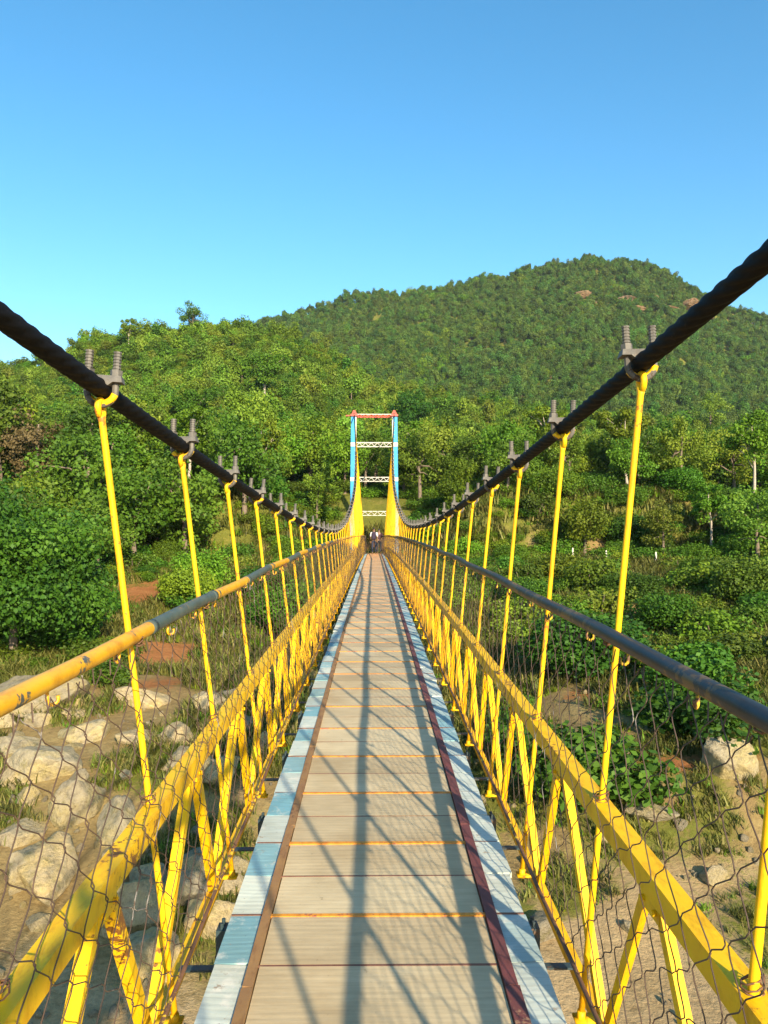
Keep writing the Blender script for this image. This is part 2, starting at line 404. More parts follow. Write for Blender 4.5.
# deck: plates laid across, painted joints, edge plates
PL = .355
j0 = 2.553 - PL*31
rnd = random.Random(5)
dk, pl_l, pl_r, jt = MB(), MB(), MB(), MB()
t_dk, t_l, t_r = [], [], []
k = 0
y = j0
while y + PL < YB + .9:
    y2 = y + PL
    def slab(mb, xa, xb, z, tl, g=.004):
        ca, cb = camber(y), camber(y2)
        dz = [rnd.uniform(-1,1)*tl for _ in range(4)]
        lo = [(xa,y+g,ca+z-.02),(xb,y+g,ca+z-.02),(xb,y2-g,cb+z-.02),(xa,y2-g,cb+z-.02)]
        hi = [(xa,y+g,ca+z+dz[0]),(xb,y+g,ca+z+dz[1]),(xb,y2-g,cb+z+dz[2]),(xa,y2-g,cb+z+dz[3])]
        mb.hexa(lo, hi)
    slab(dk, -.432, .432, 0, .002); t_dk += [rnd.random()]*8
    slab(pl_l, -.600+rnd.uniform(-.008,.006), -.474, .004, .005, .005); t_l += [(rnd.uniform(0,.42) if (k % 2 == 0 and rnd.random() < .85) else rnd.uniform(.5,1))]*8
    slab(pl_r, .484, .600+rnd.uniform(-.006,.01), .004, .005, .005); t_r += [(rnd.uniform(.1,.5) if rnd.random() < .5 else rnd.uniform(.5,.85))]*8
    c_ = camber(y)
    w = (.011 if k % 2 else .005)*rnd.uniform(.8,1.2)
    jt.box((-.455, y-w-.003, c_-.03), (.455, y+w-.003, c_+(.0045 if k % 2 else .0008)), 0 if k % 2 else 1)
    if k % 2:
        jt.box((-.598, y-.006, c_-.03), (-.4555, y+.004, c_+.006), 1); jt.box((.4555, y-.006, c_-.03), (.596, y+.004, c_+.006), 1)
    y = y2; k += 1
def with_tint(o, t):
    at = o.data.attributes.new('tint', 'FLOAT', 'POINT'); at.data.foreach_set('value', np.array(t, np.float32)); return o
deck = with_tint(dk.build('walkway_deck', M['deck'], bridge), t_dk)
with_tint(pl_l.build('edge_plate', M['plate'], bridge), t_l)
with_tint(pl_r.build('edge_plate', M['plate'], bridge), t_r)
jt.build('deck_joint', [M['orange_line'], M['red_line']], deck)
YS = list(np.arange(YA, YB+.5, .575)) + [YB+.7]
for (xa, xb, z, mt) in ((-.474,-.432,.012,'brown_strip'), (.432,.484,.012,'maroon_strip')):
    mb = MB()
    for y in np.arange(YA, YB+.5, 1.42):
        y2 = min(y+1.414, YB+.7); n = 5
        ys = [y+(y2-y)*i/(n-1) for i in range(n)]
        e = [rnd.uniform(-.004,.004) for _ in range(4)]
        sweep(mb, [xa+e[0]+.002,xb+e[1]-.002,xb+e[1]-.002,xa+e[0]+.002], [-.02,-.02,z+e[2]*.5,z+e[3]*.5], ys)
    mb.build('tread_strip', M[mt], bridge)
for xs in (-.32, .32):
    mb = MB(); sweep(mb, [xs-.035,xs+.035,xs+.035,xs-.035], [-.14,-.14,-.026,-.026], YS); mb.build('stringer', M['dark_teal'], bridge)

# cross beams at the hanger nodes (channel section with end cleats and bolts)
nodes = [H0 + S_BAY*k for k in range(-10, 48)]
mb = MB()
mb.box((-.66,-.025,-.200),(.66,.025,-.193)); mb.box((-.66,-.025,-.150),(.66,.025,-.1405)); mb.box((-.66,-.025,-.193),(.66,-.018,-.150))
for s in (-1, 1):
    a_, b_ = sorted((s*.62, s*.81)); mb.box((a_,-.020,-.209),(b_,.020,-.2005))
    a_, b_ = sorted((s*.612, s*.655)); mb.box((a_,-.035,-.1395),(b_,.035,-.035))
    for q in (-.02,.02):
        mb.tube([(s*.634,q,-.035),(s*.634,q,-.012)], .008, 6)
cb_me = mb.mesh('cross_beam', M['dark_teal'])
for y in nodes[:]:
    o = link('cross_beam', cb_me, bridge); o.location = (0, y+.36, camber(y))

# side trusses
for s in (-1, 1):
    tr = MB()
    def X(v): return s*v
    xi, xo = .782, .848
    for (xa, xb, za, zb) in ((xi, xo, .584, .592), (xi, xi+.007, .520, .584)):
        q = [X(xa), X(xb), X(xb), X(xa)]; zz = [za, za, zb, zb]
        if s < 0: q.reverse(); zz.reverse()
        sweep(tr, q, zz, YS)
    for (xa, xb, za, zb) in ((.80, .86, -.268, -.26), (.80, .807, -.26, -.21)):
        q = [X(xa), X(xb), X(xb), X(xa)]; zz = [za, za, zb, zb]
        if s < 0: q.reverse(); zz.reverse()
        sweep(tr, q, zz, YS)
    truss = tr.build('side_truss', M['yellow'], bridge)
    def diag(mb, p, q):
        p = Vector(p); q = Vector(q); d = (q-p).normalized(); n = Vector((s,0,0)); w = d.cross(n)
        for (w0, w1, n0, n1) in ((-.021,.021,0,.006), (-.021,-.015,.006,.042)):
            def ring(c): return [c+w*w0+n*n0, c+w*w1+n*n0, c+w*w1+n*n1, c+w*w0+n*n1]
            mb.hexa(ring(p), ring(q))
    far = MB(); cnt = 0
    for y in nodes:
        c_ = camber(y+.5)
        for (pa, pb) in (((s*.79, y+.545, .55+c_), (s*.808, y+.02, -.235+c_)), ((s*.79, y+.605, .55+c_), (s*.808, y+S_BAY-.02, -.235+c_))):
            if -3 < y < 24.5:
                mb = MB(); diag(mb, pa, pb); mb.build('diagonal', M['yellow'], truss); cnt += 1
            else: diag(far, pa, pb)
    far.build('diagonal', M['yellow'], truss, kind='stuff')
    mb = MB()
    for y in nodes:
        if not -3 < y < 16: continue
        c_ = camber(y+.575)
        a_, b_ = sorted((s*.7895, s*.7965)); mb.box((a_, y+.50, .47+c_), (b_, y+.65, .519+c_))
        for q in (.525, .625): mb.tube([(s*.776, y+q, .497+c_), (s*.7895, y+q, .497+c_)], .010, 6)
    gp = mb.build('gusset_plates', M['yellow'], truss, kind='stuff')

# main cables: six twisted strands, over the tower saddle and down to the anchor
for s in (-1, 1):
    mb = MB(); n = 36
    ys = []
    y = YA
    while y < T:
        ys.append(y); y += .022 if y < 7 else (.05 if y < 14 else .25)
    ys.append(T)
    pts = [(cab_x(y, s), y, cab_z(y, s)) for y in ys]
    lastp = pts[-1]
    for t in np.linspace(.05, 1, 12): pts.append((lastp[0]*(1+.1*t), T + 22*t, lastp[2]-(lastp[2]-3)*t))
    V_, F_ = [], []
    arc = 0; prev = Vector(pts[0])
    for i, p in enumerate(pts):
        p = Vector(p); arc += (p-prev).length; prev = p
        tgt = (Vector(pts[min(i+1,len(pts)-1)])-Vector(pts[max(i-1,0)])).normalized()
        a_ = Vector((1,0,0)); a_ = (a_ - tgt*a_.dot(tgt)).normalized(); b_ = tgt.cross(a_)
        for k in range(n):
            an = 2*PI*k/n; ph = an*6 - s*arc*2*PI*6/.55
            r = .0348*(.77 + .23*abs(math.cos(ph/2))**.8) if p.y < 25 else .036
            V_.append(p + (a_*math.cos(an)+b_*math.sin(an))*r)
    for i in range(len(pts)-1):
        for k in range(n):
            F_.append((i*n+k, i*n+(k+1)%n, (i+1)*n+(k+1)%n, (i+1)*n+k))
    mb.add(V_, F_); mb.build('main_cable', M['cable'], bridge, smooth=True)

# hangers with cable clamps
mb = MB()
u = [(-.05,0,.14), (-.05,0,0)] + [(-.052*math.cos(t), 0, -.058*math.sin(t)) for t in np.linspace(.25, PI-.25, 11)] + [(.05,0,0), (.05,0,.14)]
mb.tube(u, .0125, 8, 0)
mb.hexa([(-.078,-.030,.026),(.078,-.030,.026),(.078,.030,.026),(-.078,.030,.026)], [(-.072,-.022,.050),(.072,-.022,.050),(.072,.022,.050),(-.072,.022,.050)], 0)
mb.hexa([(-.030,-.034,.012),(.030,-.034,.012),(.030,.034,.012),(-.030,.034,.012)], [(-.046,-.034,.0255),(.046,-.034,.0255),(.046,.034,.0255),(-.046,.034,.0255)], 0)
for s in (-1, 1):
    mb.tube([(s*.05,0,.050),(s*.05,0,.073)], .022, 6, 0)
    z = .078
    while z < .143:
        mb.tube([(s*.05,0,z),(s*.05,0,z+.006)], .0152, 8, 0); z += .0115
clamp_me = mb.mesh('clamp', M['galv'])
far = MB()
def hanger_geo(mb, y, s):
    p = Vector((hang_bx(s)*(1-.17*float(smooth(38, 56, y))), y, -.196+camber(y))); q = Vector((cab_x(y, s), y, cab_z(y, s)-.088))
    d = (q-p).normalized()
    jy = rnd.uniform(-.012,.012); hr = .0122 + .0105*float(smooth(26, 46, y))
    mid = p.lerp(q, .5) + Vector((rnd.uniform(-.006,.006), jy, 0))
    mb.tube([p, p.lerp(mid,.5), mid, mid.lerp(q,.6), q - d*.03, q], [hr,hr,hr,hr,hr+.001,.019], 8, 0)
    c = q + d*.020
    ringp = [c + Vector((0, math.cos(t)*.027, math.sin(t)*.031)) for t in np.linspace(0, 2*PI, 15)]
    mb.tube(ringp, .0125, 7, 0, cap=False)
    # painted lower bend of the U bolt that the rod hangs on
    cc = Vector((cab_x(y,s), y, cab_z(y,s)))
    mb.tube([cc + Vector((-.053*math.cos(t), 0, -.053*math.sin(t))) for t in np.linspace(.55, PI-.35 if s < 0 else PI-.15, 9)], .0135, 8, 0)
    mb.tube([p - d*.012, p + d*.03], .017, 6, 0)
    xa, xb = sorted((p.x - s*.025, s*.806)); mb.box((xa, y-.03, p.z-.004), (xb, y+.03, p.z+.005), 0)
    # wire ties on the rod where the net and rail are lashed
    rp = p.lerp(q, (1.165+camber(y)-p.z)/(q.z-p.z))
    for e in range(3):
        w = .03
        mb.tube([rp + Vector((math.cos(t)*w - s*.018, math.sin(t)*.022, e*.011+.006*math.sin(t*3+e))) for t in np.linspace(0, 2*PI, 9)], .0035, 5, 1, cap=False)
    if y < 30:
        rp = p.lerp(q, (.60+camber(y)-p.z)/(q.z-p.z))
        for e in range(3):
            mb.tube([rp + Vector((math.cos(t)*.026, math.sin(t)*.022, e*.009+.01*math.sin(t+e))) for t in np.linspace(0, 2*PI, 9)], .0022, 5, 1, cap=False)
HM = [M['yellow_rod'], M['rust_rod'], M['orange_rail']]
for s in (-1, 1):
    for y in nodes:
        if y > 56.9: continue
        if y < 47.6:
            mb = MB(); hanger_geo(mb, y, s)
            h = mb.build('hanger', HM, bridge, smooth=True)
            c = link('clamp', clamp_me, h); c.location = (cab_x(y,s), y, cab_z(y,s))
            sl = (cab_z(y+.1,s)-cab_z(y-.1,s))/.2
            c.rotation_euler = (math.atan(sl)*.75 + rnd.uniform(-.05,.05), rnd.uniform(-.07,.07), rnd.uniform(-.12,.12))
        else:
            hanger_geo(far, y, s)
far.build('hanger', HM, bridge, smooth=True, kind='stuff')

# handrails
for s in (-1, 1):
    mb = MB(); pts, mis = [], []
    y = YA; step = S_BAY/6
    yb = H0 + .13
    while y < YB:
        pts.append((float(rail_x(s, y)) + .004*math.sin(y*1.7), y, 1.2+camber(y)+.005*math.sin(y*2.3+s)))
        bay = math.floor((y + step*.5 - yb)/1.2)
        mis.append((0 if bay % 2 else 1) if s < 0 else 0)
        y += step
    mb.tube(pts, .0265, 14, 0, True, mis[:-1])
    if s < 0:
        for q in range(1, len(mis)):
            if mis[q] != mis[q-1]:
                p = pts[q]; mb.tube([(p[0],p[1]-.03,p[2]),(p[0],p[1]+.03,p[2])], .0295, 14, 1)
    r = mb.build('handrail', [M['orange_rail'], M['teal_rail']] if s < 0 else [M['blue_grey_rail']], bridge, smooth=True,
                 label='handrail of alternating orange and dark teal lengths' if s < 0 else 'worn blue grey handrail')
    hk = MB(); hk.tube([(0,0,-.02),(0,0,-.045)] + [(0,.014-.014*math.cos(t),-.045-.016*math.sin(t)) for t in np.linspace(0.2, PI*1.15, 8)], .0055, 6)
    hm = hk.mesh('hook', M['orange_rail'] if s < 0 else M['rust_rod'], True)
    for y in np.arange(1.5, 14, .58):
        o = link('hook', hm, r); o.location = (float(rail_x(s,y)), y+rnd.uniform(-.1,.1), 1.2+camber(y)-.004); o.rotation_euler = (0,0,rnd.uniform(0,6))

# safety nets: chain-link wires hooked into each other, slack and uneven
for s in (-1, 1):
    PX, NR = .092, 16
    ncol = int((YB-YA)/PX)
    def node(c, r):     # c column (float), r row 0..NR
        y = YA + c*PX; t = r/NR
        a = 1 - t
        xr = np.abs(rail_x(s, y)) - .028; x = np.minimum(ROD, xr-.04) + (xr-np.minimum(ROD, xr-.04))*a
        x = x - .022*np.sin(PI*a) + (fbm(y*1.1+s*9, a*3+4, 3)-.5)*.05*np.sin(PI*np.clip(a,0,1))
        z = .015 + (1.165-.015)*a
        dy = (fbm(y*2.1+40, a*7+s*3, 2)-.5)*.10*np.sin(PI*np.clip(a+.06,0,1)); dz = (fbm(y*2.4+7, a*6+s*5+60, 2)-.5)*.11*np.sin(PI*np.clip(a,0,1))
        cam_ = np.where(y < 14, .1-.00076*(y-14)**2, .1-.0002*(y-14)**2)
        return np.stack([s*x, y+dy, z+dz+cam_], -1)
    cols = np.arange(ncol)
    C_, R_ = np.meshgrid(cols, np.arange(NR*1+1), indexing='ij')
    # each wire zigzags half a cell either side; neighbours meet (and twist) at the shared nodes
    zig = np.where(R_ % 2 == 0, 0., 1.)
    flip = np.where(C_ % 2 == 0, zig, 1-zig)
    CC = C_ + np.where(C_ % 2 == 0, zig, 1-zig)
    P = node(CC, R_)
    jig = RNG.normal(0, .002, P.shape); P = P + jig
    P[..., 0] += np.where(flip > 0, .0025, -.0025)
    # resample: add two kink points near each node for the bent look
    segs = []
    r_w = .0021
    A_ = P[:, :-1]; B_ = P[:, 1:]
    D = B_-A_
    sideways = np.zeros_like(D); sideways[..., 1] = D[..., 2]; sideways[..., 2] = -D[..., 1]
    sideways /= np.linalg.norm(sideways, axis=-1, keepdims=True)+1e-9
    sgn = np.where((R_[:, :-1] + C_[:, :-1]) % 2 == 0, 1, -1)[..., None]
    M1 = A_ + D*.2 + sideways*sgn*.005; M2 = A_ + D*.8 - sideways*sgn*.005
    chain = np.empty((ncol, NR*3+1, 3)); chain[:, 0::3] = P; chain[:, 1::3] = M1; chain[:, 2::3] = M2
    tg = np.gradient(chain, axis=1); tg /= np.linalg.norm(tg, axis=-1, keepdims=True)+1e-9
    nx_ = np.zeros_like(tg); nx_[..., 0] = 1; nx_ -= tg*(nx_*tg).sum(-1, keepdims=True); nx_ /= np.linalg.norm(nx_, axis=-1, keepdims=True)
    bx_ = np.cross(tg, nx_)
    W = np.stack([chain + r_w*(nx_*math.cos(t)+bx_*math.sin(t)) for t in (0, 2*PI/3, 4*PI/3)], 2)    # ncol, n, 3, 3
    n_ = chain.shape[1]
    idx = np.arange(ncol*n_*3).reshape(ncol, n_, 3)
    Qs = []
    for k in range(3):
        Qs.append(np.stack([idx[:, :-1, k], idx[:, :-1, (k+1)%3], idx[:, 1:, (k+1)%3], idx[:, 1:, k]], -1).reshape(-1, 4))
    net = link('safety_net', np_mesh('safety_net', W.reshape(-1,3), np.concatenate(Qs), M['net'], smooth=True), bridge)
    mb = MB(); mb.tube([(s*min(ROD, float(np.abs(rail_x(s,y)))-.068) + .004*math.sin(y*3), y, .012+camber(y)) for y in YS], .0085, 8); mb.build('net_rod', M['rust_rod'], net, smooth=True)
    mb = MB()
    # loose lashing wires, tying the net's top row to the rail
    for y in np.arange(YA, 22, .11):
        xr = float(np.abs(rail_x(s, y))); c_ = camber(y)
        y_ = y + rnd.uniform(-.02,.02)
        mb.tube([(s*(xr-.03), y_, 1.13+c_), (s*(xr-.022), y_+rnd.uniform(-.02,.02), 1.176+c_)], .0022, 4)
    mb.build('lashing_wire', M['net'], net, kind='stuff')

# far tower
tower = empty('tower', (0, T, 0), bridge); tower['label'] = 'blue portal tower with white bands and red caps'
TZ = 9.72
for s in (-1, 1):
    def lx(z): return 1.47 + .10*(TZ-z)/TZ
    mb = MB()
    def ring(z, xa, xb, ya, yb_): 
        c = s*(lx(z)+.03); return [(c+xa,ya,z),(c+xb,ya,z),(c+xb,yb_,z),(c+xa,yb_,z)]
    w = .195
    mb.hexa(ring(-1.6,-w,w,-.2,.2), ring(TZ,-w,w,-.2,.2), 0)
    # inner flange strip coloured white for the light on it, standing 4 mm proud
    i0, i1 = (w-.075, w+.004) if s < 0 else (-w-.004, -w+.075)
    mb.hexa(ring(4.2,i0,i1,-.204,-.1), ring(TZ-.05,i0,i1,-.204,-.1), 1)
    leg = mb.build('leg', [M['tower_blue'], M['white_paint']], tower)
    mb = MB()
    for zc in (7.65, 5.1): mb.hexa(ring(zc-.14,-w-.012,w+.012,-.212,.212), ring(zc+.14,-w-.012,w+.012,-.212,.212))
    mb.build('band', M['white_paint'], leg)
    mb = MB()
    c = s*1.47
    mb.box((c-.27,-.3,TZ),(c+.27,.3,TZ+.14)); mb.hexa([(c-.2,-.24,TZ+.14),(c+.2,-.24,TZ+.14),(c+.2,.24,TZ+.14),(c-.2,.24,TZ+.14)], [(c-.07,-.12,TZ+.46),(c+.07,-.12,TZ+.46),(c+.07,.12,TZ+.46),(c-.07,.12,TZ+.46)])
    mb.tube([(c,-.26,TZ+.1),(c,-.1,TZ+.22),(c,.1,TZ+.22),(c,.26,TZ+.1)], .09, 8)
    if s < 0: mb.box((c-.62,-.12,TZ+.02),(c-.271,.12,TZ+.1))
    mb.build('saddle_cap', M['red_paint'], leg)
    mb = MB(); mb.box((s*1.56-.5,-.6,-3),(s*1.56+.5,.6,-.62)); mb.build('footing', M['concrete'], tower)
for zc, mt in ((9.78,'red_paint'), (7.65,'white_paint'), (5.1,'white_paint'), (2.6,'white_paint')):
    mb = MB(); hw = 1.30 + .10*(TZ-zc)/TZ - .004; h = .17 if zc < 9 else .12
    for yy in (-.15, .15):
        mb.box((-hw,yy-.03,zc+h-.045),(hw,yy+.03,zc+h), 1); mb.box((-hw,yy-.03,zc-h),(hw,yy+.03,zc-h+.045), 0)
        n = 12
        for i in range(n):
            xa = -hw + 2*hw*i/n; xb = -hw + 2*hw*(i+1)/n
            za, zb = (zc-h+.05, zc+h-.05) if i % 2 == 0 else (zc+h-.05, zc-h+.05)
            mb.tube([(xa,yy,za),(xb,yy,zb)], .024, 4, 0)
    mb.build('cross_beam', [M[mt], M['white_paint']], tower)
mb = MB(); mb.box((-.75, T+.0, -3.2), (.75, T+3.2, -.55)); 
mb.box((-.63, T+.25, -.545), (.63, T+3.2, -.30))
mb.build('abutment', M['concrete'], bridge)

# ------------------------------------------------------------------ people at the far end of the deck
def mk(name, col, rough=.8):
    m, nt, b, out = nmat(name); tc = N(nt, 'ShaderNodeTexCoord'); n = noise(nt, tc.outputs['Object'], 14, 4)
    r = ramp(nt, n.outputs[0], [(.3, tuple(c*.82 for c in col)), (.7, col)]); nt.links.new(r.outputs[0], b.inputs['Base Color']); b.inputs['Roughness'].default_value = rough; return m
P_ = dict(skin=mk('brown_skin', (.22,.115,.065), .55), navy=mk('navy_cloth', (.018,.022,.045)), white=mk('white_cloth', (.72,.68,.64)), black=mk('black_hair', (.012,.010,.010), .5),
          maroon=mk('dark_maroon_cloth', (.055,.016,.022)), grey=mk('charcoal_cloth', (.03,.03,.034)), pack=mk('dark_purple_fabric', (.03,.016,.04)))
def skin(name, pts, edges, root, mat, parent, sub=2):
    bm = bmesh.new(); lay = bm.verts.layers.skin.verify()
    vs = []
    for i, (p, r) in enumerate(pts):
        v = bm.verts.new(p); v[lay].radius = (r if isinstance(r, tuple) else (r, r)); v[lay].use_root = (i == root); vs.append(v)
    for a_, b_ in edges: bm.edges.new((vs[a_], vs[b_]))
    me = bpy.data.meshes.new(name); bm.to_mesh(me); bm.free(); me.materials.append(mat)
    o = link(name, me, parent)
    md = o.modifiers.new('Skin', 'SKIN'); md.use_smooth_shade = True
    sb = o.modifiers.new('Subdivision', 'SUBSURF'); sb.levels = sb.render_levels = sub
    return o
def person(loc, rz, label, top, legs, stride=.16, h=1.0):
    # body: pelvis root, spine, neck, head; arms and legs with hands and feet
    J = [((0,0,.93),(.135,.10)), ((0,0,1.12),(.12,.085)), ((0,0,1.34),(.15,.10)), ((0,0,1.46),(.06,.06)), ((0,.01,1.53),(.062,.07)), ((0,.015,1.62),(.078,.095)), ((0,.01,1.70),(.05,.06))]
    E = [(0,1),(1,2),(2,3),(3,4),(4,5),(5,6)]
    arms, legsj = {}, {}
    for s, sw in ((-1, 1), (1, -1)):
        b0 = len(J)
        J += [((s*.19,0,1.39),.058), ((s*.235,-.03*sw,1.13),.043), ((s*.235,.10*sw,.91),.033), ((s*.228,.13*sw,.86),(.03,.02)), ((s*.225,.16*sw,.78),(.026,.014))]
        E += [(2,b0),(b0,b0+1),(b0+1,b0+2),(b0+2,b0+3),(b0+3,b0+4)]; arms[s] = b0
        b1 = len(J)
        J += [((s*.09,.01,.86),.088), ((s*.10,stride*.45*-sw+.03,.49),.058), ((s*.10,stride*-sw,.10),.042), ((s*.10,stride*-sw+.05,.035),(.042,.03)), ((s*.11,stride*-sw+.16,.025),(.038,.022))]
        E += [(0,b1),(b1,b1+1),(b1+1,b1+2),(b1+2,b1+3),(b1+3,b1+4)]; legsj[s] = b1
        # fingers
        w = Vector(J[b0+3][0]); 
        for q in range(4):
            f0 = len(J); J.append(((w.x, w.y+.01+q*.017-.02, w.z-.12-(.012 if q in (1,2) else 0)), .008)); E.append((b0+4, f0))
    e = empty('person', loc, None, rz); e.scale = (h, h, h)
    tag(e, label, 'person')
    skin('body', J, E, 0, P_['skin'], e)
    g = lambda i, k: (J[i][0], tuple((r+k) for r in (J[i][1] if isinstance(J[i][1], tuple) else (J[i][1],)*2)))
    a0, a1 = arms[-1], arms[1]
    skin('shirt', [g(0,.018), g(1,.022), g(2,.018), ((0,0,1.42),(.075,.07)), g(a0,.016), g(a0+1,.016), g(a1,.016), g(a1+1,.016)], [(0,1),(1,2),(2,3),(2,4),(4,5),(2,6),(6,7)], 0, P_[top], e)
    b0, b1 = legsj[-1], legsj[1]
    skin('trousers', [((0,0,.97),(.14,.105)), g(0,.012), g(b0,.016), g(b0+1,.02), ((J[b0+2][0]),.062), g(b1,.016), g(b1+1,.02), ((J[b1+2][0]),.062)], [(0,1),(1,2),(2,3),(3,4),(1,5),(5,6),(6,7)], 1, P_[legs], e)
    skin('hair', [((0,-.022,1.60),(.078,.075)), ((0,-.005,1.69),(.075,.085)), ((0,.03,1.725),(.06,.04))], [(0,1),(1,2)], 0, P_['black'], e)
    return e
yp = 52.2
pr = person((-.02, yp, camber(yp)+.002), 0, 'person in white shirt and dark trousers carrying a dark backpack, walking away on the deck', 'white', 'navy', h=1.0)
bm = bmesh.new()
bmesh.ops.create_cube(bm, size=1)
bmesh.ops.scale(bm, vec=(.32,.17,.50), verts=bm.verts)
for v in bm.verts:
    if v.co.z > 0: v.co.x *= .78; v.co.y *= .8
bmesh.ops.bevel(bm, geom=bm.edges[:], offset=.05, segments=3, affect='EDGES')
me = bpy.data.meshes.new('backpack'); bm.to_mesh(me); bm.free(); me.materials.append(P_['pack'])
bp = link('backpack', me); bp.location = (-.02, yp-.185, camber(yp)+1.22); tag(bp, 'dark backpack on the back of the person in white', 'backpack')
mb = MB()
for s in (-1, 1): mb.tube([(s*.09,.07,.2),(s*.10,.13,.265),(s*.10,.20,.26)], .02, 6)
mb.box((-.11,-.105,-.2),(.11,-.084,-.02)); mb.build('strap', P_['pack'], bp)
yp2 = 54.4
person((.33, yp2, camber(yp2)+.002), .1, 'person in dark maroon top ahead of the one with the backpack', 'maroon', 'grey', stride=.05, h=.98)

# ------------------------------------------------------------------ vegetation library
def leaf_cloud(rs, centers, radii, per, size, squash=.8, jitter=.35):
    """many leaf quads spread over and inside clumps; returns V, Q, tint"""
    Vs, tints = [], []
    for c, r, n in zip(centers, radii, per):
        d = rs.normal(size=(n,3)); d /= np.linalg.norm(d, axis=1, keepdims=True)
        rad = r*(.45+.55*rs.rand(n)**.5)[:,None]*(1+rs.normal(0,.12,(n,1)))
        p = c + d*rad*np.array([1,1,squash])
        nrm = d + rs.normal(0, jitter*2, (n,3)) + np.array([0,0,.35]); nrm /= np.linalg.norm(nrm, axis=1, keepdims=True)
        t = np.cross(nrm, rs.normal(size=(n,3))); t /= np.linalg.norm(t, axis=1, keepdims=True)+1e-9
        b_ = np.cross(nrm, t)
        s = size*(.6+.8*rs.rand(n))[:,None]
        l = t*s; w = b_*s*.36
        droop = nrm*s*-.12
        Vs.append(np.stack([p-l*.5, p-w+l*.05, p+l*.5+droop, p+w+l*.05], 1).reshape(-1,3))
        ct = rs.rand()
        tints.append(np.repeat(np.clip(.5*ct + .5*rs.rand(n), 0, 1), 4))
    V = np.concatenate(Vs); Q = np.arange(len(V)).reshape(-1,4)
    return V, Q, np.concatenate(tints)
def trunk_mesh(name, rs, h, r, limbs, lean, mat):
    mb = MB()
    top = Vector((lean[0], lean[1], h))
    pts = [Vector((0,0,-.6))] + [Vector((lean[0]*t*t + rs.normal(0,.06)*h*.15, lean[1]*t*t + rs.normal(0,.06)*h*.15, h*t)) for t in np.linspace(.0,1,6)]
    mb.tube(pts, [r*1.25, r*1.2, r*.95, r*.8, r*.65, r*.5, r*.3], 8)
    for e in limbs:
        e = Vector(e); st = pts[3].lerp(pts[-1], rs.uniform(0,.75))
        m_ = st.lerp(e, .5) + Vector((0,0,.12*(e-st).length)); mb.tube([st, m_, e], [r*.42, r*.28, r*.10], 6)
    return mb.mesh(name, mat, True)
def make_tree(seed, h, cr, n_cl, per, size, mat, bark, trunk_frac=.35, crown_sq=1.0, open_=0.):
    rs = np.random.RandomState(seed)
    lean = rs.normal(0, .05*h, 2)
    cz0 = h*trunk_frac; ch = h-cz0
    cs, rad = [], []
    while len(cs) < n_cl:
        d = rs.normal(size=3); d /= np.linalg.norm(d); rr = rs.rand()**.45
        wid = .75+.5*vnoise(d[0]*1.7+seed, d[1]*1.7+d[2]*1.3)
        p = np.array([d[0]*cr*rr*wid, d[1]*cr*rr*wid, cz0+ch*.5 + d[2]*ch*.5*rr*crown_sq*(.8+.4*wid*.5)])
        f = (p[2]-cz0)/ch
        if f < .25 and rs.rand() < .4: continue
        cs.append(p + np.array([lean[0]*f, lean[1]*f, 0])); rad.append(cr*(.24+.20*rs.rand())*(1-.3*open_))
    V, Q, t = leaf_cloud(rs, cs, rad, [int(per*(.6+.8*rs.rand())) for _ in cs], size)
    crown = np_mesh('crown', V, Q, mat, tint=t)
    idx = rs.choice(n_cl, min(7, n_cl), replace=False)
    tm = trunk_mesh('trunk', rs, h*.82, h*(.021 if bark is M['bark'] else .013)+.03, [cs[i] for i in idx], lean, bark)
    return crown, tm
def make_bush(seed, h, r, n_cl, per, size, mat):
    rs = np.random.RandomState(seed); cs, rad = [], []
    for i in range(n_cl):
        an = rs.rand()*2*PI; q = rs.rand()**.6*r*.75
        cs.append(np.array([math.cos(an)*q, math.sin(an)*q, h*(.25+.5*rs.rand()*(1-.4*q/r))])); rad.append(r*(.30+.25*rs.rand()))
    V, Q, t = leaf_cloud(rs, cs, rad, [int(per*(.6+.8*rs.rand())) for _ in cs], size, .8)
    V[:,2] = np.maximum(V[:,2], -.25)
    return np_mesh('foliage', V, Q, mat, tint=t)
# kind: (label words, crown mesh, trunk mesh, nominal height)
KIND = {}
def reg(key, words, variants): KIND[key] = (words, variants)
reg('dense', 'dense dark green', [make_tree(s, 7.2, 2.9, 40, 170, .23, L['dark'], M['bark'], .18) for s in (1,2,3)])
reg('round', 'rounded bright green', [make_tree(s, 6.4, 2.7, 36, 170, .23, L['mid'], M['bark'], .22) for s in (11,12,13)])
reg('feather', 'loose yellow green', [make_tree(s, 7.6, 2.6, 32, 140, .22, L['light'], M['bark'], .28, 1.0, .4) for s in (21,22,23)])
reg('slender', 'slender pale trunked', [make_tree(s, 8.2, 2.0, 34, 170, .21, L['mid'], M['pale_bark'], .46, 1.0, .5) for s in (31,32)])
reg('dry', 'dry brownish', [make_tree(41, 5.5, 2.2, 24, 140, .18, L['dry'], M['bark'], .15, 1, .5)])

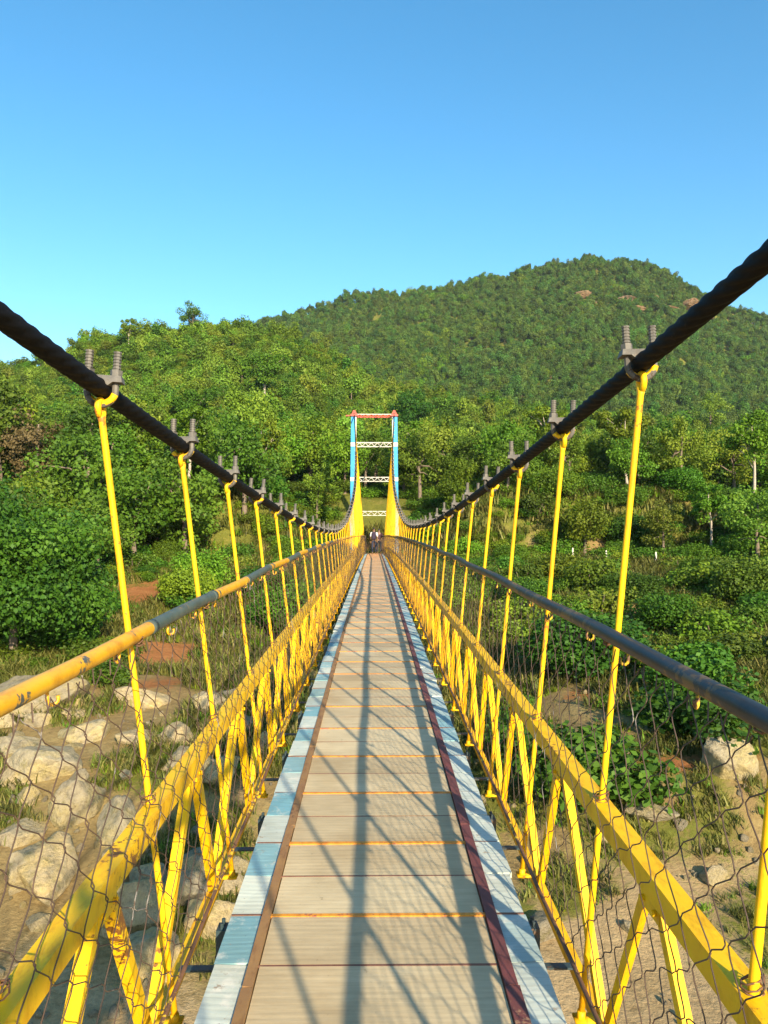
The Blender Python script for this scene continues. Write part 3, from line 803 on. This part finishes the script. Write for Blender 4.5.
PST = ((13.6, 54, .95), (15.6, 53, .85), (18.6, 52, .7))
PATH = ((-6.6, 25.), (-9., 33.5), (-12.2, 44.), (-10.8, 52.), (-12.2, 62.))
def clear_posts(x, y):
    if 24 < y < 62:      # the trodden red path up the left bank stays open
        px = float(np.interp(y, [p[1] for p in PATH], [p[0] for p in PATH]))
        if abs(x-px) < 1.7: return False
    for q, w_, h_ in PST:
        if abs(x/y - q/w_) < .035 and w_-9 < y < w_+1: return False
    return True
def scatter(n, x0, x1, y0, y1, mind, ok, seed, tries=40):
    rs = np.random.RandomState(seed); pts = []
    cell = {}
    for _ in range(n*tries):
        if len(pts) >= n: break
        x = rs.uniform(x0, x1); y = rs.uniform(y0, y1)
        d = mind(x, y) if callable(mind) else mind
        if not ok(x, y): continue
        ci, cj = int(x//8), int(y//8); bad = False
        for a_ in (-1,0,1):
            for b_ in (-1,0,1):
                for (px, py) in cell.get((ci+a_, cj+b_), ()):
                    if (px-x)**2 + (py-y)**2 < d*d: bad = True; break
                if bad: break
            if bad: break
        if bad: continue
        cell.setdefault((ci,cj), []).append((x,y)); pts.append((x,y))
    return pts
def earthy(x, y): return float(ground_kind(np.array([x]), np.array([y]))[1][0])
rt = random.Random(21)
def plant_tree(key, x, y, sc, label=None, group=None, var=None, parts=True):
    words, vs = KIND[key]
    cm, tm = vs[var if var is not None else rt.randrange(len(vs))]
    e = empty('tree', (x, y, gz(x,y)-.05), None, rt.uniform(0, 6.28))
    e.scale = (sc*rt.uniform(.9,1.12), sc*rt.uniform(.9,1.12), sc)
    link('trunk', tm, e); link('crown', cm, e)
    if label is None:
        side = ('on the slope left of the tower' if x < -4 else ('behind the tower' if x < 6 and y > 60 else 'on the slope right of the tower'))
        near = 'low ' if y < 62 else ('middle ' if y < 92 else 'upper ')
        label = f'{words} tree {side}, in its {near.strip()} part'
        group = f'{words} trees on the {near}slope ' + side
    tag(e, label, 'tree', group)
    return e
# single trees that stand out
big_me = make_tree(77, 6.6, 3.7, 85, 620, .165, L['dark'], M['bark'], .05)
KIND['big'] = ('broad leafy', [big_me])
plant_tree('big', -14.2, 31.5, 1.0, 'broad dark green leafy tree low on the bank by the left edge')
plant_tree('big', -18.4, 36.5, .95, 'second broad dark tree behind the leafy one by the left edge')
plant_tree('dry', -25.5, 60, 1.25, 'dry brown creeper covered tree among dark trees on the left slope')
plant_tree('round', -15.6, 57, .72, 'small rounded bright bushy tree beside the red path', var=0)
plant_tree('slender', -17.0, 72, 1.05, 'thin tree with two pale bare trunks above the red path', var=0)
plant_tree('slender', 16.2, 72, 1.05, 'thin pale trunked tree above the earth terrace right of the bridge', var=1)
plant_tree('slender', 24.0, 56, .7, 'small slender tree on the right slope under the earth bank', var=0)
ex = [(-14.2,31.5),(-18.4,36.5),(-25.5,60),(-15.6,57),(-17,72),(16.2,72),(24,56)]
for (x, y, sc, lb) in ((-14.4, 61.5, .95, 'pale trunked tree just left of the upper red path'), (-19.5, 63, 1.05, 'tall pale trunked tree left of the twin trunks'), (-9.2, 63, .85, 'pale trunked tree nearest the left side of the tower'), (20.5, 64, .95, 'thin pale trunked tree beyond the white posts'), (29, 60, .9, 'pale trunked tree at the right end of the earth bank')):
    plant_tree('slender', x, y, sc, lb); ex.append((x, y))
for args in ((-21., 150., 1.7, 'lone tall tree with a pale trunk high on the left hillside', 'slender', 1),
             (-47., 205., 1.35, 'tallest tree standing up on the left ridge line', 'feather', 0),
             (-63., 203., 1.2, 'thin trunked tree on the left ridge against the sky', 'slender', 0),
             (6.5, 150., 1.5, 'dark dense tree in the gully above the tower', 'dense', 1),
             (88., 205., 1.5, 'olive rounded tree standing out on the right hillside', 'feather', 2)):
    x, y, sc, lb, ky, vr = args; plant_tree(ky, x, y, sc, lb, var=vr); ex.append((x,y))

def ok_tree(x, y):
    if abs(x) < 4.2 and y < 66: return False
    if abs(x) < 2.6 and y < 76: return False
    if abs(x)/max(y+6,1) > .62: return False
    if earthy(x, y) > .35: return False
    for a_, b_ in ex:
        if (a_-x)**2 + (b_-y)**2 < 9: return False
    if not clear_posts(x, y): return False
    if x < 0: lim = 50 if x > -16 else 40
    else: lim = 60 if x < 14 else 50
    if y < lim: return False
    if x < 0 and y < 62 and x > -9.5: return False
    return True
tp = scatter(330, -78, 78, 38, 132, lambda x, y: 3.0 + .014*y, ok_tree, 5, 120)
tp.sort(key=lambda p: p[1])
tp = tp[:272]
ymax = tp[-1][1]
for (x, y) in tp:
    n = fbm(x*.05+20, y*.05) + rt.uniform(-.2,.2)
    if x < -5 and y < 66: ky = 'dense' if n < .58 else 'round'
    else: ky = 'dense' if n < .36 else ('round' if n < .5 else ('feather' if n < .70 else 'slender'))
    plant_tree(ky, x, y, rt.uniform(.6, 1.28 if x < 4 else 1.08)*(1.12 if x < -12 and y > 52 else (1 if y > 62 else .85)))

# shrubs on the bank
B = []
for i in range(4): B.append(('dark green', make_bush(100+i, 1.5, 1.15, 14, 220, .115, L['dark'])))
for i in range(4): B.append(('bright green', make_bush(110+i, 1.3, 1.1, 14, 210, .11, L['mid'])))
for i in range(2): B.append(('yellow green', make_bush(120+i, 1.0, 1.0, 12, 180, .10, L['light'])))
BIG = [('dark green', make_bush(140, 2.9, 1.9, 46, 300, .13, L['dark'])), ('dark green', make_bush(141, 2.5, 1.7, 40, 300, .13, L['dark'])), ('bright green', make_bush(142, 2.7, 1.7, 42, 290, .125, L['mid'])), ('bright green', make_bush(143, 2.3, 1.8, 40, 290, .125, L['mid']))]
bstem = MB()
for q in range(6): bstem.tube([(0,0,-.2),(.25*math.cos(q),.25*math.sin(q),.4),(.5*math.cos(q*1.05),.5*math.sin(q*1.05),.8)], [.035,.025,.012], 6)
bstem_me = bstem.mesh('stem', M['bark'])
def ok_bush(x, y):
    if not clear_posts(x, y): return False
    if abs(x) < 2.6: return False
    if abs(x)/(y+4) > .60: return False
    if earthy(x,y) > .45: return False
    if x < 0:
        if y < 27: return rt.random() < .04
        if x > -9 and y < 50: return fbm(np.array(x*.3), np.array(y*.3)) > .57
        return True
    if y < (18.6 if x < 6.5 else 19.8): return False
    return fbm(np.array(x*.25+5), np.array(y*.25)) > (.36 if y > 23 else .46)
bpnt = scatter(290, -42, 42, 15, 64, lambda x, y: 1.25, ok_bush, 9, 60)
for (x, y) in bpnt:
    n = fbm(x*.2+3, y*.2+8)+rt.uniform(-.2,.2)
    i = rt.randrange(0,4) if n < .47 else (rt.randrange(4,8) if n < .66 else rt.randrange(8,10))
    w, me = B[i]
    big_ = rt.random() < (.30 if x > 5 else .12) and y > 28
    if big_: w, me = BIG[rt.randrange(4)]
    e = empty('shrub', (x,y,gz(x,y)-.05), None, rt.uniform(0,6.28)); k = rt.uniform(.62,1.12) if big_ else (.55+.85*rt.random()**1.5)*(1.15 if x > 5 else .85)
    e.scale = (k*rt.uniform(.9,1.3), k*rt.uniform(.9,1.3), k)
    link('foliage', me, e); link('stem', bstem_me, e)
    sd = 'left' if x < 0 else 'right'
    zone = 'lower' if y < 34 else 'upper'
    tag(e, f'{w} leafy shrub on the {zone} bank {sd} of the bridge', 'shrub', f'{w} shrubs on the {zone} bank {sd} of the bridge')

# ------------------------------------------------------------------ uncountable cover: geometry-node scatters
def scatter_object(name, pts, scales, rots, idx, members, label, cat):
    lib = bpy.data.collections.new(name+'_library')
    for i, me in enumerate(members):
        o = bpy.data.objects.new(f'{name}_{i:02d}', me); lib.objects.link(o)
    me = bpy.data.meshes.new(name); me.vertices.add(len(pts)); me.vertices.foreach_set('co', np.asarray(pts, np.float32).ravel())
    a1 = me.attributes.new('scl','FLOAT_VECTOR','POINT'); a1.data.foreach_set('vector', np.asarray(scales, np.float32).ravel())
    a2 = me.attributes.new('rot','FLOAT_VECTOR','POINT'); a2.data.foreach_set('vector', np.asarray(rots, np.float32).ravel())
    a3 = me.attributes.new('idx','INT','POINT'); a3.data.foreach_set('value', np.asarray(idx, np.int32))
    o = link(name, me); tag(o, label, cat, None, 'stuff')
    ng = bpy.data.node_groups.new(name+'_nodes', 'GeometryNodeTree')
    ng.interface.new_socket('Geometry', in_out='INPUT', socket_type='NodeSocketGeometry'); ng.interface.new_socket('Geometry', in_out='OUTPUT', socket_type='NodeSocketGeometry')
    gi = ng.nodes.new('NodeGroupInput'); gout = ng.nodes.new('NodeGroupOutput')
    ci = ng.nodes.new('GeometryNodeCollectionInfo'); ci.inputs['Collection'].default_value = lib; ci.inputs['Separate Children'].default_value = True; ci.inputs['Reset Children'].default_value = True
    ip = ng.nodes.new('GeometryNodeInstanceOnPoints'); ip.inputs['Pick Instance'].default_value = True
    def at(nm, ty):
        n = ng.nodes.new('GeometryNodeInputNamedAttribute'); n.data_type = ty; n.inputs['Name'].default_value = nm
        return [s_ for s_ in n.outputs if s_.enabled and s_.name == 'Attribute'][0]
    ng.links.new(gi.outputs[0], ip.inputs['Points']); ng.links.new(ci.outputs[0], ip.inputs['Instance'])
    ng.links.new(at('idx','INT'), ip.inputs['Instance Index']); ng.links.new(at('rot','FLOAT_VECTOR'), ip.inputs['Rotation']); ng.links.new(at('scl','FLOAT_VECTOR'), ip.inputs['Scale'])
    ng.links.new(ip.outputs[0], gout.inputs[0])
    md = o.modifiers.new('Scatter','NODES'); md.node_group = ng
    return o
rs = np.random.RandomState(44)
# far woods
def tree_lump(seed, mat, n_cl=10, per=110, size=.5, h=6., r=2.8):
    r_ = np.random.RandomState(seed); cs, rad = [], []
    for i in range(n_cl):
        d = r_.normal(size=3); d /= np.linalg.norm(d); q = r_.rand()**.5
        cs.append(np.array([d[0]*r*.72*q, d[1]*r*.72*q, h*.55+d[2]*h*.36*q])); rad.append(r*(.36+.25*r_.rand()))
    V, Q, t = leaf_cloud(r_, cs, rad, [per]*n_cl, size, .9)
    # a stub of trunk
    mb = MB(); mb.tube([(0,0,-1),(0,0,h*.5)], .12, 4, cap=False)
    V2 = np.array(mb.v); Q2 = np.array(mb.f)
    nb = len(V)
    return np_mesh('lump', np.concatenate([V,V2]), np.concatenate([Q, Q2+nb]), [mat, M['bark']], mi=[0]*len(Q)+[1]*len(Q2), tint=np.concatenate([t, np.full(len(V2), .5)]))
lumps = [tree_lump(200+i, L['wood']) for i in range(5)] + [tree_lump(210+i, L['light'], 9, 100, .45) for i in range(3)] + [tree_lump(220+i, L['mid'], 9, 100, .45) for i in range(3)] + [tree_lump(230, L['dark'], 10, 110, .45)]
n = 60000
yy = np.sqrt(rs.uniform(95**2, 640**2, n)); xx = rs.uniform(-.66, .66, n)*(yy+10)
nearh = yy < 232
g_ = fbm(xx*.03+50, yy*.03); g2 = fbm(xx*.08, yy*.08+70)
keep = np.ones(n, bool)
keep &= ~((yy < ymax) & nearh)
keep &= ~(nearh & (g_ > .50) & (rs.rand(n) < .60))
for (px, d, r) in [(584,520,7),(597,510,5),(628,520,8),(640,512,6),(655,545,6),(690,555,11),(672,540,7),(706,560,8),(750,560,8),(680,440,4)]:
    keep &= ~(((xx-(px-374)/790*d)/(r*.5))**2 + ((yy-d+r*.45)/(r*.75))**2 < 1)
keep &= ground_kind(xx, yy)[1] < .4
xx, yy, g2, g_, nearh = xx[keep], yy[keep], g2[keep], g_[keep], nearh[keep]
zz = ground_z(xx, yy)
n = len(xx)
sc = (.38+.75*rs.rand(n)**1.6)*np.where(nearh, .74, .95)*(.75+.5*g2)
idx = np.where(nearh, np.where(g2+rs.normal(0,.15,n) > .56, rs.randint(5, 8, n), np.where(rs.rand(n) < .5, rs.randint(8, 11, n), 11)), np.where(rs.rand(n) < .5*np.clip(g_-.35, 0, .6) + .75*(1-smooth(300, 470, yy))*(xx < 40), rs.randint(8,11,n), np.where(rs.rand(n) < .05, 11, rs.randint(0, 5, n))))
pts = np.stack([xx, yy, zz], -1)
scl = np.stack([sc*(.8+.5*rs.rand(n)), sc*(.8+.5*rs.rand(n)), sc*(.7+.7*rs.rand(n))], -1)
rot = np.stack([np.zeros(n), np.zeros(n), rs.rand(n)*6.28], -1)
fm = ~nearh
scatter_object('hillside_woods', pts[fm], scl[fm], rot[fm], idx[fm], lumps, 'dark green woods covering the tall hill behind', 'woods')
fm = nearh
scatter_object('hillside_scrub', pts[fm], scl[fm], rot[fm], idx[fm], lumps, 'mixed yellow green scrub and trees covering the lower hillside', 'woods')

# low brush between trees on the lower slopes
nb_ = 9500
yy = np.sqrt(rs.uniform(40, 215, nb_)**2); xx = rs.uniform(-.64,.64,nb_)*(yy+8)
k_, e_, q_ = ground_kind(xx, yy)
keep = (e_ < .35) & ~((np.abs(xx) < 3.0) & (yy < 71)) & ~((xx < 0) & (xx > -9) & (yy < 56))
keep &= np.array([clear_posts(q, w_) for q, w_ in zip(xx, yy)])
xx, yy = xx[keep], yy[keep]; n = len(xx)
sc = (.45+.75*rs.rand(n))*np.interp(yy, [40, 100, 215], [.8, 1.2, 2.0])
scatter_object('undergrowth', np.stack([xx,yy,ground_z(xx,yy)-.1],-1), np.stack([sc*1.3,sc*1.3,sc*.9],-1), np.stack([np.zeros(n),np.zeros(n),rs.rand(n)*6.28],-1),
               np.where(rs.rand(n) < .3, rs.randint(0,4,n), rs.randint(4,10,n)), [b_[1] for b_ in B], 'low leafy undergrowth between the trees', 'undergrowth')
# grass
def tuft(seed, n=26, h=.42, w=.02, mat=L['grass']):
    r_ = np.random.RandomState(seed); V = []
    for i in range(n):
        a_ = r_.rand()*6.28; p = np.array([r_.normal(0,.14), r_.normal(0,.14), -.03]); hh = h*(.5+.7*r_.rand()); ln = hh*(.25+.5*r_.rand())
        d = np.array([math.cos(a_), math.sin(a_), 0]); s_ = np.array([-d[1], d[0], 0])*w
        m_ = p + d*ln*.35 + np.array([0,0,hh*.6]); t_ = p + d*ln + np.array([0,0,hh])
        V += [p-s_, p+s_, m_+s_*.8, m_-s_*.8, m_-s_*.8, m_+s_*.8, t_+s_*.15, t_-s_*.15]
    V = np.array(V); return np_mesh('tuft', V, np.arange(len(V)).reshape(-1,4), mat, tint=np.repeat(r_.rand(n), 8))
tufts = [tuft(300+i) for i in range(4)] + [tuft(310+i, 30, .3, .02, L['mid']) for i in range(2)]
ng_ = 26000
yy = rs.uniform(9, 66, ng_)**1.0; xx = rs.uniform(-.6,.6,ng_)*(yy+4)
s_, e_, q_ = ground_kind(xx, yy)
keep = (q_ > .45) & (e_ < .3) & ((rs.rand(ng_) < .35) | (yy > 16))
xx, yy = xx[keep], yy[keep]; n = len(xx); sc = .5+.9*rs.rand(n); sc = sc*np.interp(yy, [10,19,27,60],[.38,.5,.9,1.4])
scatter_object('grass', np.stack([xx,yy,ground_z(xx,yy)],-1), np.stack([sc*1.3,sc*1.3,sc],-1), np.stack([rs.normal(0,.1,n),rs.normal(0,.1,n),rs.rand(n)*6.28],-1), np.where(rs.rand(n)<.8, rs.randint(0,4,n), rs.randint(4,6,n)), tufts, 'rough green and straw coloured grass on the bank', 'grass')

# ------------------------------------------------------------------ boulders and stones
def rock_mesh(seed, mat, sub=4, flat=.7):
    bm = bmesh.new(); bmesh.ops.create_icosphere(bm, subdivisions=sub, radius=1)
    r_ = np.random.RandomState(seed)
    planes = []
    for _ in range(24):
        d = r_.normal(size=3); d /= np.linalg.norm(d); planes.append((d, .55+.33*r_.rand()))
    for v in bm.verts:
        p = np.array(v.co)
        for d, k in planes:
            q = p.dot(d)
            if q > k: p = p - d*(q-k)*.97
        p = p*(1 + .16*(fbm(p[0]*2.2+seed, p[1]*2.2+p[2]*1.7)-.5) + .11*(fbm(p[0]*7+seed, p[1]*7+p[2]*6, 5)-.5))
        v.co = Vector((p[0], p[1]*.85, p[2]*flat))
    me = bpy.data.meshes.new('boulder'); bm.to_mesh(me); bm.free(); me.materials.append(mat)
    me.polygons.foreach_set('use_smooth', [True]*len(me.polygons)); return me
RK = [rock_mesh(400+i, M['rock'], 5, flat=.6+.06*i) for i in range(7)]
def boulder(x, y, r, label, group=None, i=0, sink=.35, rz=None, zs=1., mesh=None):
    o = link('boulder', mesh or RK[i % 7]); o.location = (x, y, gz(x,y)+r*(.6-sink)*.6); o.scale = (r*rt.uniform(.9,1.2), r*rt.uniform(.85,1.1), r*zs); o.rotation_euler = (rt.uniform(-.2,.2), rt.uniform(-.2,.2), rt.uniform(0,6.28) if rz is None else rz)
    tag(o, label, 'boulder', group); return o
boulder(-8.6, 20.5, 1.25, 'largest pale grey boulder with a flat face on the left bank', i=0)
boulder(-10.6, 25.2, 1.7, 'broad dark topped rock ledge under the leafy tree', i=1, zs=.7)
boulder(-6.6, 16.2, .95, 'rounded grey boulder low on the left bank', i=2)
boulder(-4.6, 15.2, .85, 'dark boulder beside the shadow of the bridge', i=3)
boulder(8.4, 19.0, .85, 'pale upright boulder in the earth bank right of the bridge', i=4, zs=1.3)
boulder(6.2, 17.8, .6, 'low flat grey boulder below the upright one on the right bank', i=1, zs=.6)
boulder(3.1, 14.6, .5, 'dark stone beside the truss on the right', i=2)
for (x, y) in scatter(16, -15, -4.2, 15.5, 26.5, lambda x, y: 1.9, lambda x, y: all((x-q)**2+(y-w_)**2 > 3.4 for q, w_ in ((-8.6,20.5),(-10.6,25.2),(-6.6,16.2))), 37):
    boulder(x, y, rt.uniform(.75,1.25), 'large flat lichen stained boulder half buried in the left bank', 'large boulders on the left bank', i=rt.randrange(7), sink=.75, zs=.75)
for (x, y) in scatter(80, -15, -2.8, 13.2, 26, lambda x, y: .7, lambda x, y: True, 31):
    boulder(x, y, rt.choice([.28,.4,.5,.65,.8]), 'grey weathered boulder among the rocks on the left bank', 'boulders on the left bank', i=rt.randrange(7))
for (x, y) in scatter(14, 2.6, 13, 14.0, 22, lambda x, y: .8, lambda x, y: True, 33):
    boulder(x, y, rt.choice([.15,.2,.28,.35]), 'small grey stone on the eroded right bank', 'stones on the right bank', i=rt.randrange(7))
n = 3600
yy = rs.uniform(8.5, 26, n); xx = rs.uniform(-.62,.62,n)*(yy+3)
kp = fbm(xx*.4+9, yy*.4) - .10*(xx > 0) > np.interp(yy, [8.5, 13, 16, 26], [.62, .52, .42, .5]); xx, yy = xx[kp], yy[kp]; n = len(xx)
sc = .035+.13*rs.rand(n)**3
scatter_object('gravel', np.stack([xx,yy,ground_z(xx,yy)+sc*.2],-1), np.stack([sc*1.2,sc,sc],-1), rs.rand(n,3)*6.28, rs.randint(0,3,n), [rock_mesh(450+i, M['rock'], 2) for i in range(3)], 'loose stones strewn over the riverbed and bank', 'gravel')
# bare rock outcrops near the summit
def crag_mesh(seed):
    bm = bmesh.new(); bmesh.ops.create_icosphere(bm, subdivisions=5, radius=1)
    for v in bm.verts:
        p = np.array(v.co); a_ = math.atan2(p[1], p[0])
        q = fbm(a_*1.6+seed, p[2]*2.2+seed*.7, 5); st = math.floor(p[2]*5 + fbm(a_*2+3*seed, p[2]+9)*2)*.05
        k = .62 + .75*q + st
        v.co = Vector((p[0]*k, p[1]*k, p[2]*.55*(.8+.5*fbm(p[0]*3+seed, p[1]*3, 4))))
    me = bpy.data.meshes.new('rock_outcrop'); bm.to_mesh(me); bm.free(); me.materials.append(M['rock_tan']); return me
OUT = [crag_mesh(470+i*3) for i in range(4)]
for j, (px, d, r, lb) in enumerate([(584,520,7,'tan rock outcrop left of the summit'),(597,510,5,'small tan crag beside the outcrop left of the summit'),(628,520,8,'bare rock face just below the hilltop'),(640,512,6,'lower crag under the bare rock face'),(655,545,6,'pale rock outcrop on the summit shoulder'),
                                 (690,555,11,'largest reddish rock outcrop on the right shoulder'),(672,540,7,'narrow crag left of the largest reddish outcrop'),(706,560,8,'lower reddish outcrop on the right shoulder'),(750,560,8,'small outcrop near the right edge of the hill'),(680,440,4,'small tan rock in the woods halfway down the hill'),(612,575,6,'rocky crest at the very top of the hill')]):
    x = (px-374)/790*d
    o = link('rock_outcrop', OUT[j % 4]); o.location = (x, d, gz(x,d)+r*.05); r *= .72; o.scale = (r*1.25, r*.9, r*.95); o.rotation_euler = (rt.uniform(.1,.35), rt.uniform(-.2,.2), rt.uniform(0,6.28))
    tag(o, lb, 'rock outcrop', None)
# thin air between here and the far hill
mb = MB(); mb.box((-640,-60,-90),(640,760,240)); hz = mb.build('haze', None or bpy.data.materials.new('haze_air')); tag(hz, 'thin pale haze in the air over the valley', 'haze', None, 'stuff')
hm_ = hz.data.materials[0]; hm_.use_nodes = True; nt = hm_.node_tree; nt.nodes.clear()
ho = nt.nodes.new('ShaderNodeOutputMaterial'); pv = nt.nodes.new('ShaderNodeVolumePrincipled'); pv.inputs['Density'].default_value = .00008; pv.inputs['Color'].default_value = (.80,.90,1.0,1); pv.inputs['Anisotropy'].default_value = 0.0
nt.links.new(pv.outputs[0], ho.inputs['Volume'])

# small white marker posts on the right slope
for (x, y, h) in PST:
    mb = MB(); z = gz(x,y); mb.hexa([(-.055,-.055,-.4),(.055,-.055,-.4),(.055,.055,-.4),(-.055,.055,-.4)], [(-.045,-.045,h),(.045,-.045,h),(.045,.045,h),(-.045,.045,h)]); mb.hexa([(-.045,-.045,h),(.045,-.045,h),(.045,.045,h),(-.045,.045,h)], [(-.02,-.02,h+.08),(.02,-.02,h+.08),(.02,.02,h+.08),(-.02,.02,h+.08)])
    o = mb.build('marker_post', M['white_paint']); o.location = (x,y,z)
    tag(o, 'short white post standing on the grassy slope right of the bridge', 'post', 'white posts on the right slope')

# ------------------------------------------------------------------ light, sky, camera
SUN = Vector((.80, -2.25, 1.0)).normalized()       # towards the sun: behind the camera, to the right
el = math.asin(SUN.z); az = math.atan2(SUN.x, SUN.y)
w = bpy.data.worlds.new('World'); S.world = w; w.use_nodes = True
nt = w.node_tree; nt.nodes.clear()
wo = nt.nodes.new('ShaderNodeOutputWorld'); bg = nt.nodes.new('ShaderNodeBackground'); sky = nt.nodes.new('ShaderNodeTexSky')
sky.sky_type = 'NISHITA'; sky.sun_disc = False; sky.sun_elevation = el; sky.sun_rotation = az
sky.air_density = 1.0; sky.dust_density = .6; sky.ozone_density = 2.0; sky.altitude = 200
bg.inputs['Strength'].default_value = .14
hs = nt.nodes.new('ShaderNodeHueSaturation'); hs.inputs['Saturation'].default_value = 1.30; hs.inputs['Hue'].default_value = .488
nt.links.new(sky.outputs[0], hs.inputs['Color']); nt.links.new(hs.outputs[0], bg.inputs[0]); nt.links.new(bg.outputs[0], wo.inputs[0])
sl = bpy.data.lights.new('sun', 'SUN'); sl.energy = 5.0; sl.angle = math.radians(.55); sl.color = (1.0, .85, .62)
so = bpy.data.objects.new('sun', sl); COL.objects.link(so); so.rotation_euler = (-SUN).to_track_quat('-Z', 'Y').to_euler(); so.location = (10,-30,20)

cam = bpy.data.cameras.new('camera'); co = bpy.data.objects.new('camera', cam); COL.objects.link(co)
cam.sensor_fit = 'VERTICAL'; cam.sensor_height = 36; cam.sensor_width = 27; cam.lens = 790/1024*36; cam.clip_start = .05; cam.clip_end = 6000
co.location = (-.018, 0, 1.6)
co.rotation_euler = (PI/2 + math.atan(15/790), 0, -math.atan(10/790))
S.camera = co
S.view_settings.view_transform = 'Standard'; S.view_settings.look = 'None'; S.view_settings.gamma = 1; S.view_settings.exposure = .93
S.render.engine = 'CYCLES'
S.cycles.use_denoising = True
S.cycles.max_bounces = 5; S.cycles.diffuse_bounces = 3; S.cycles.transparent_max_bounces = 6
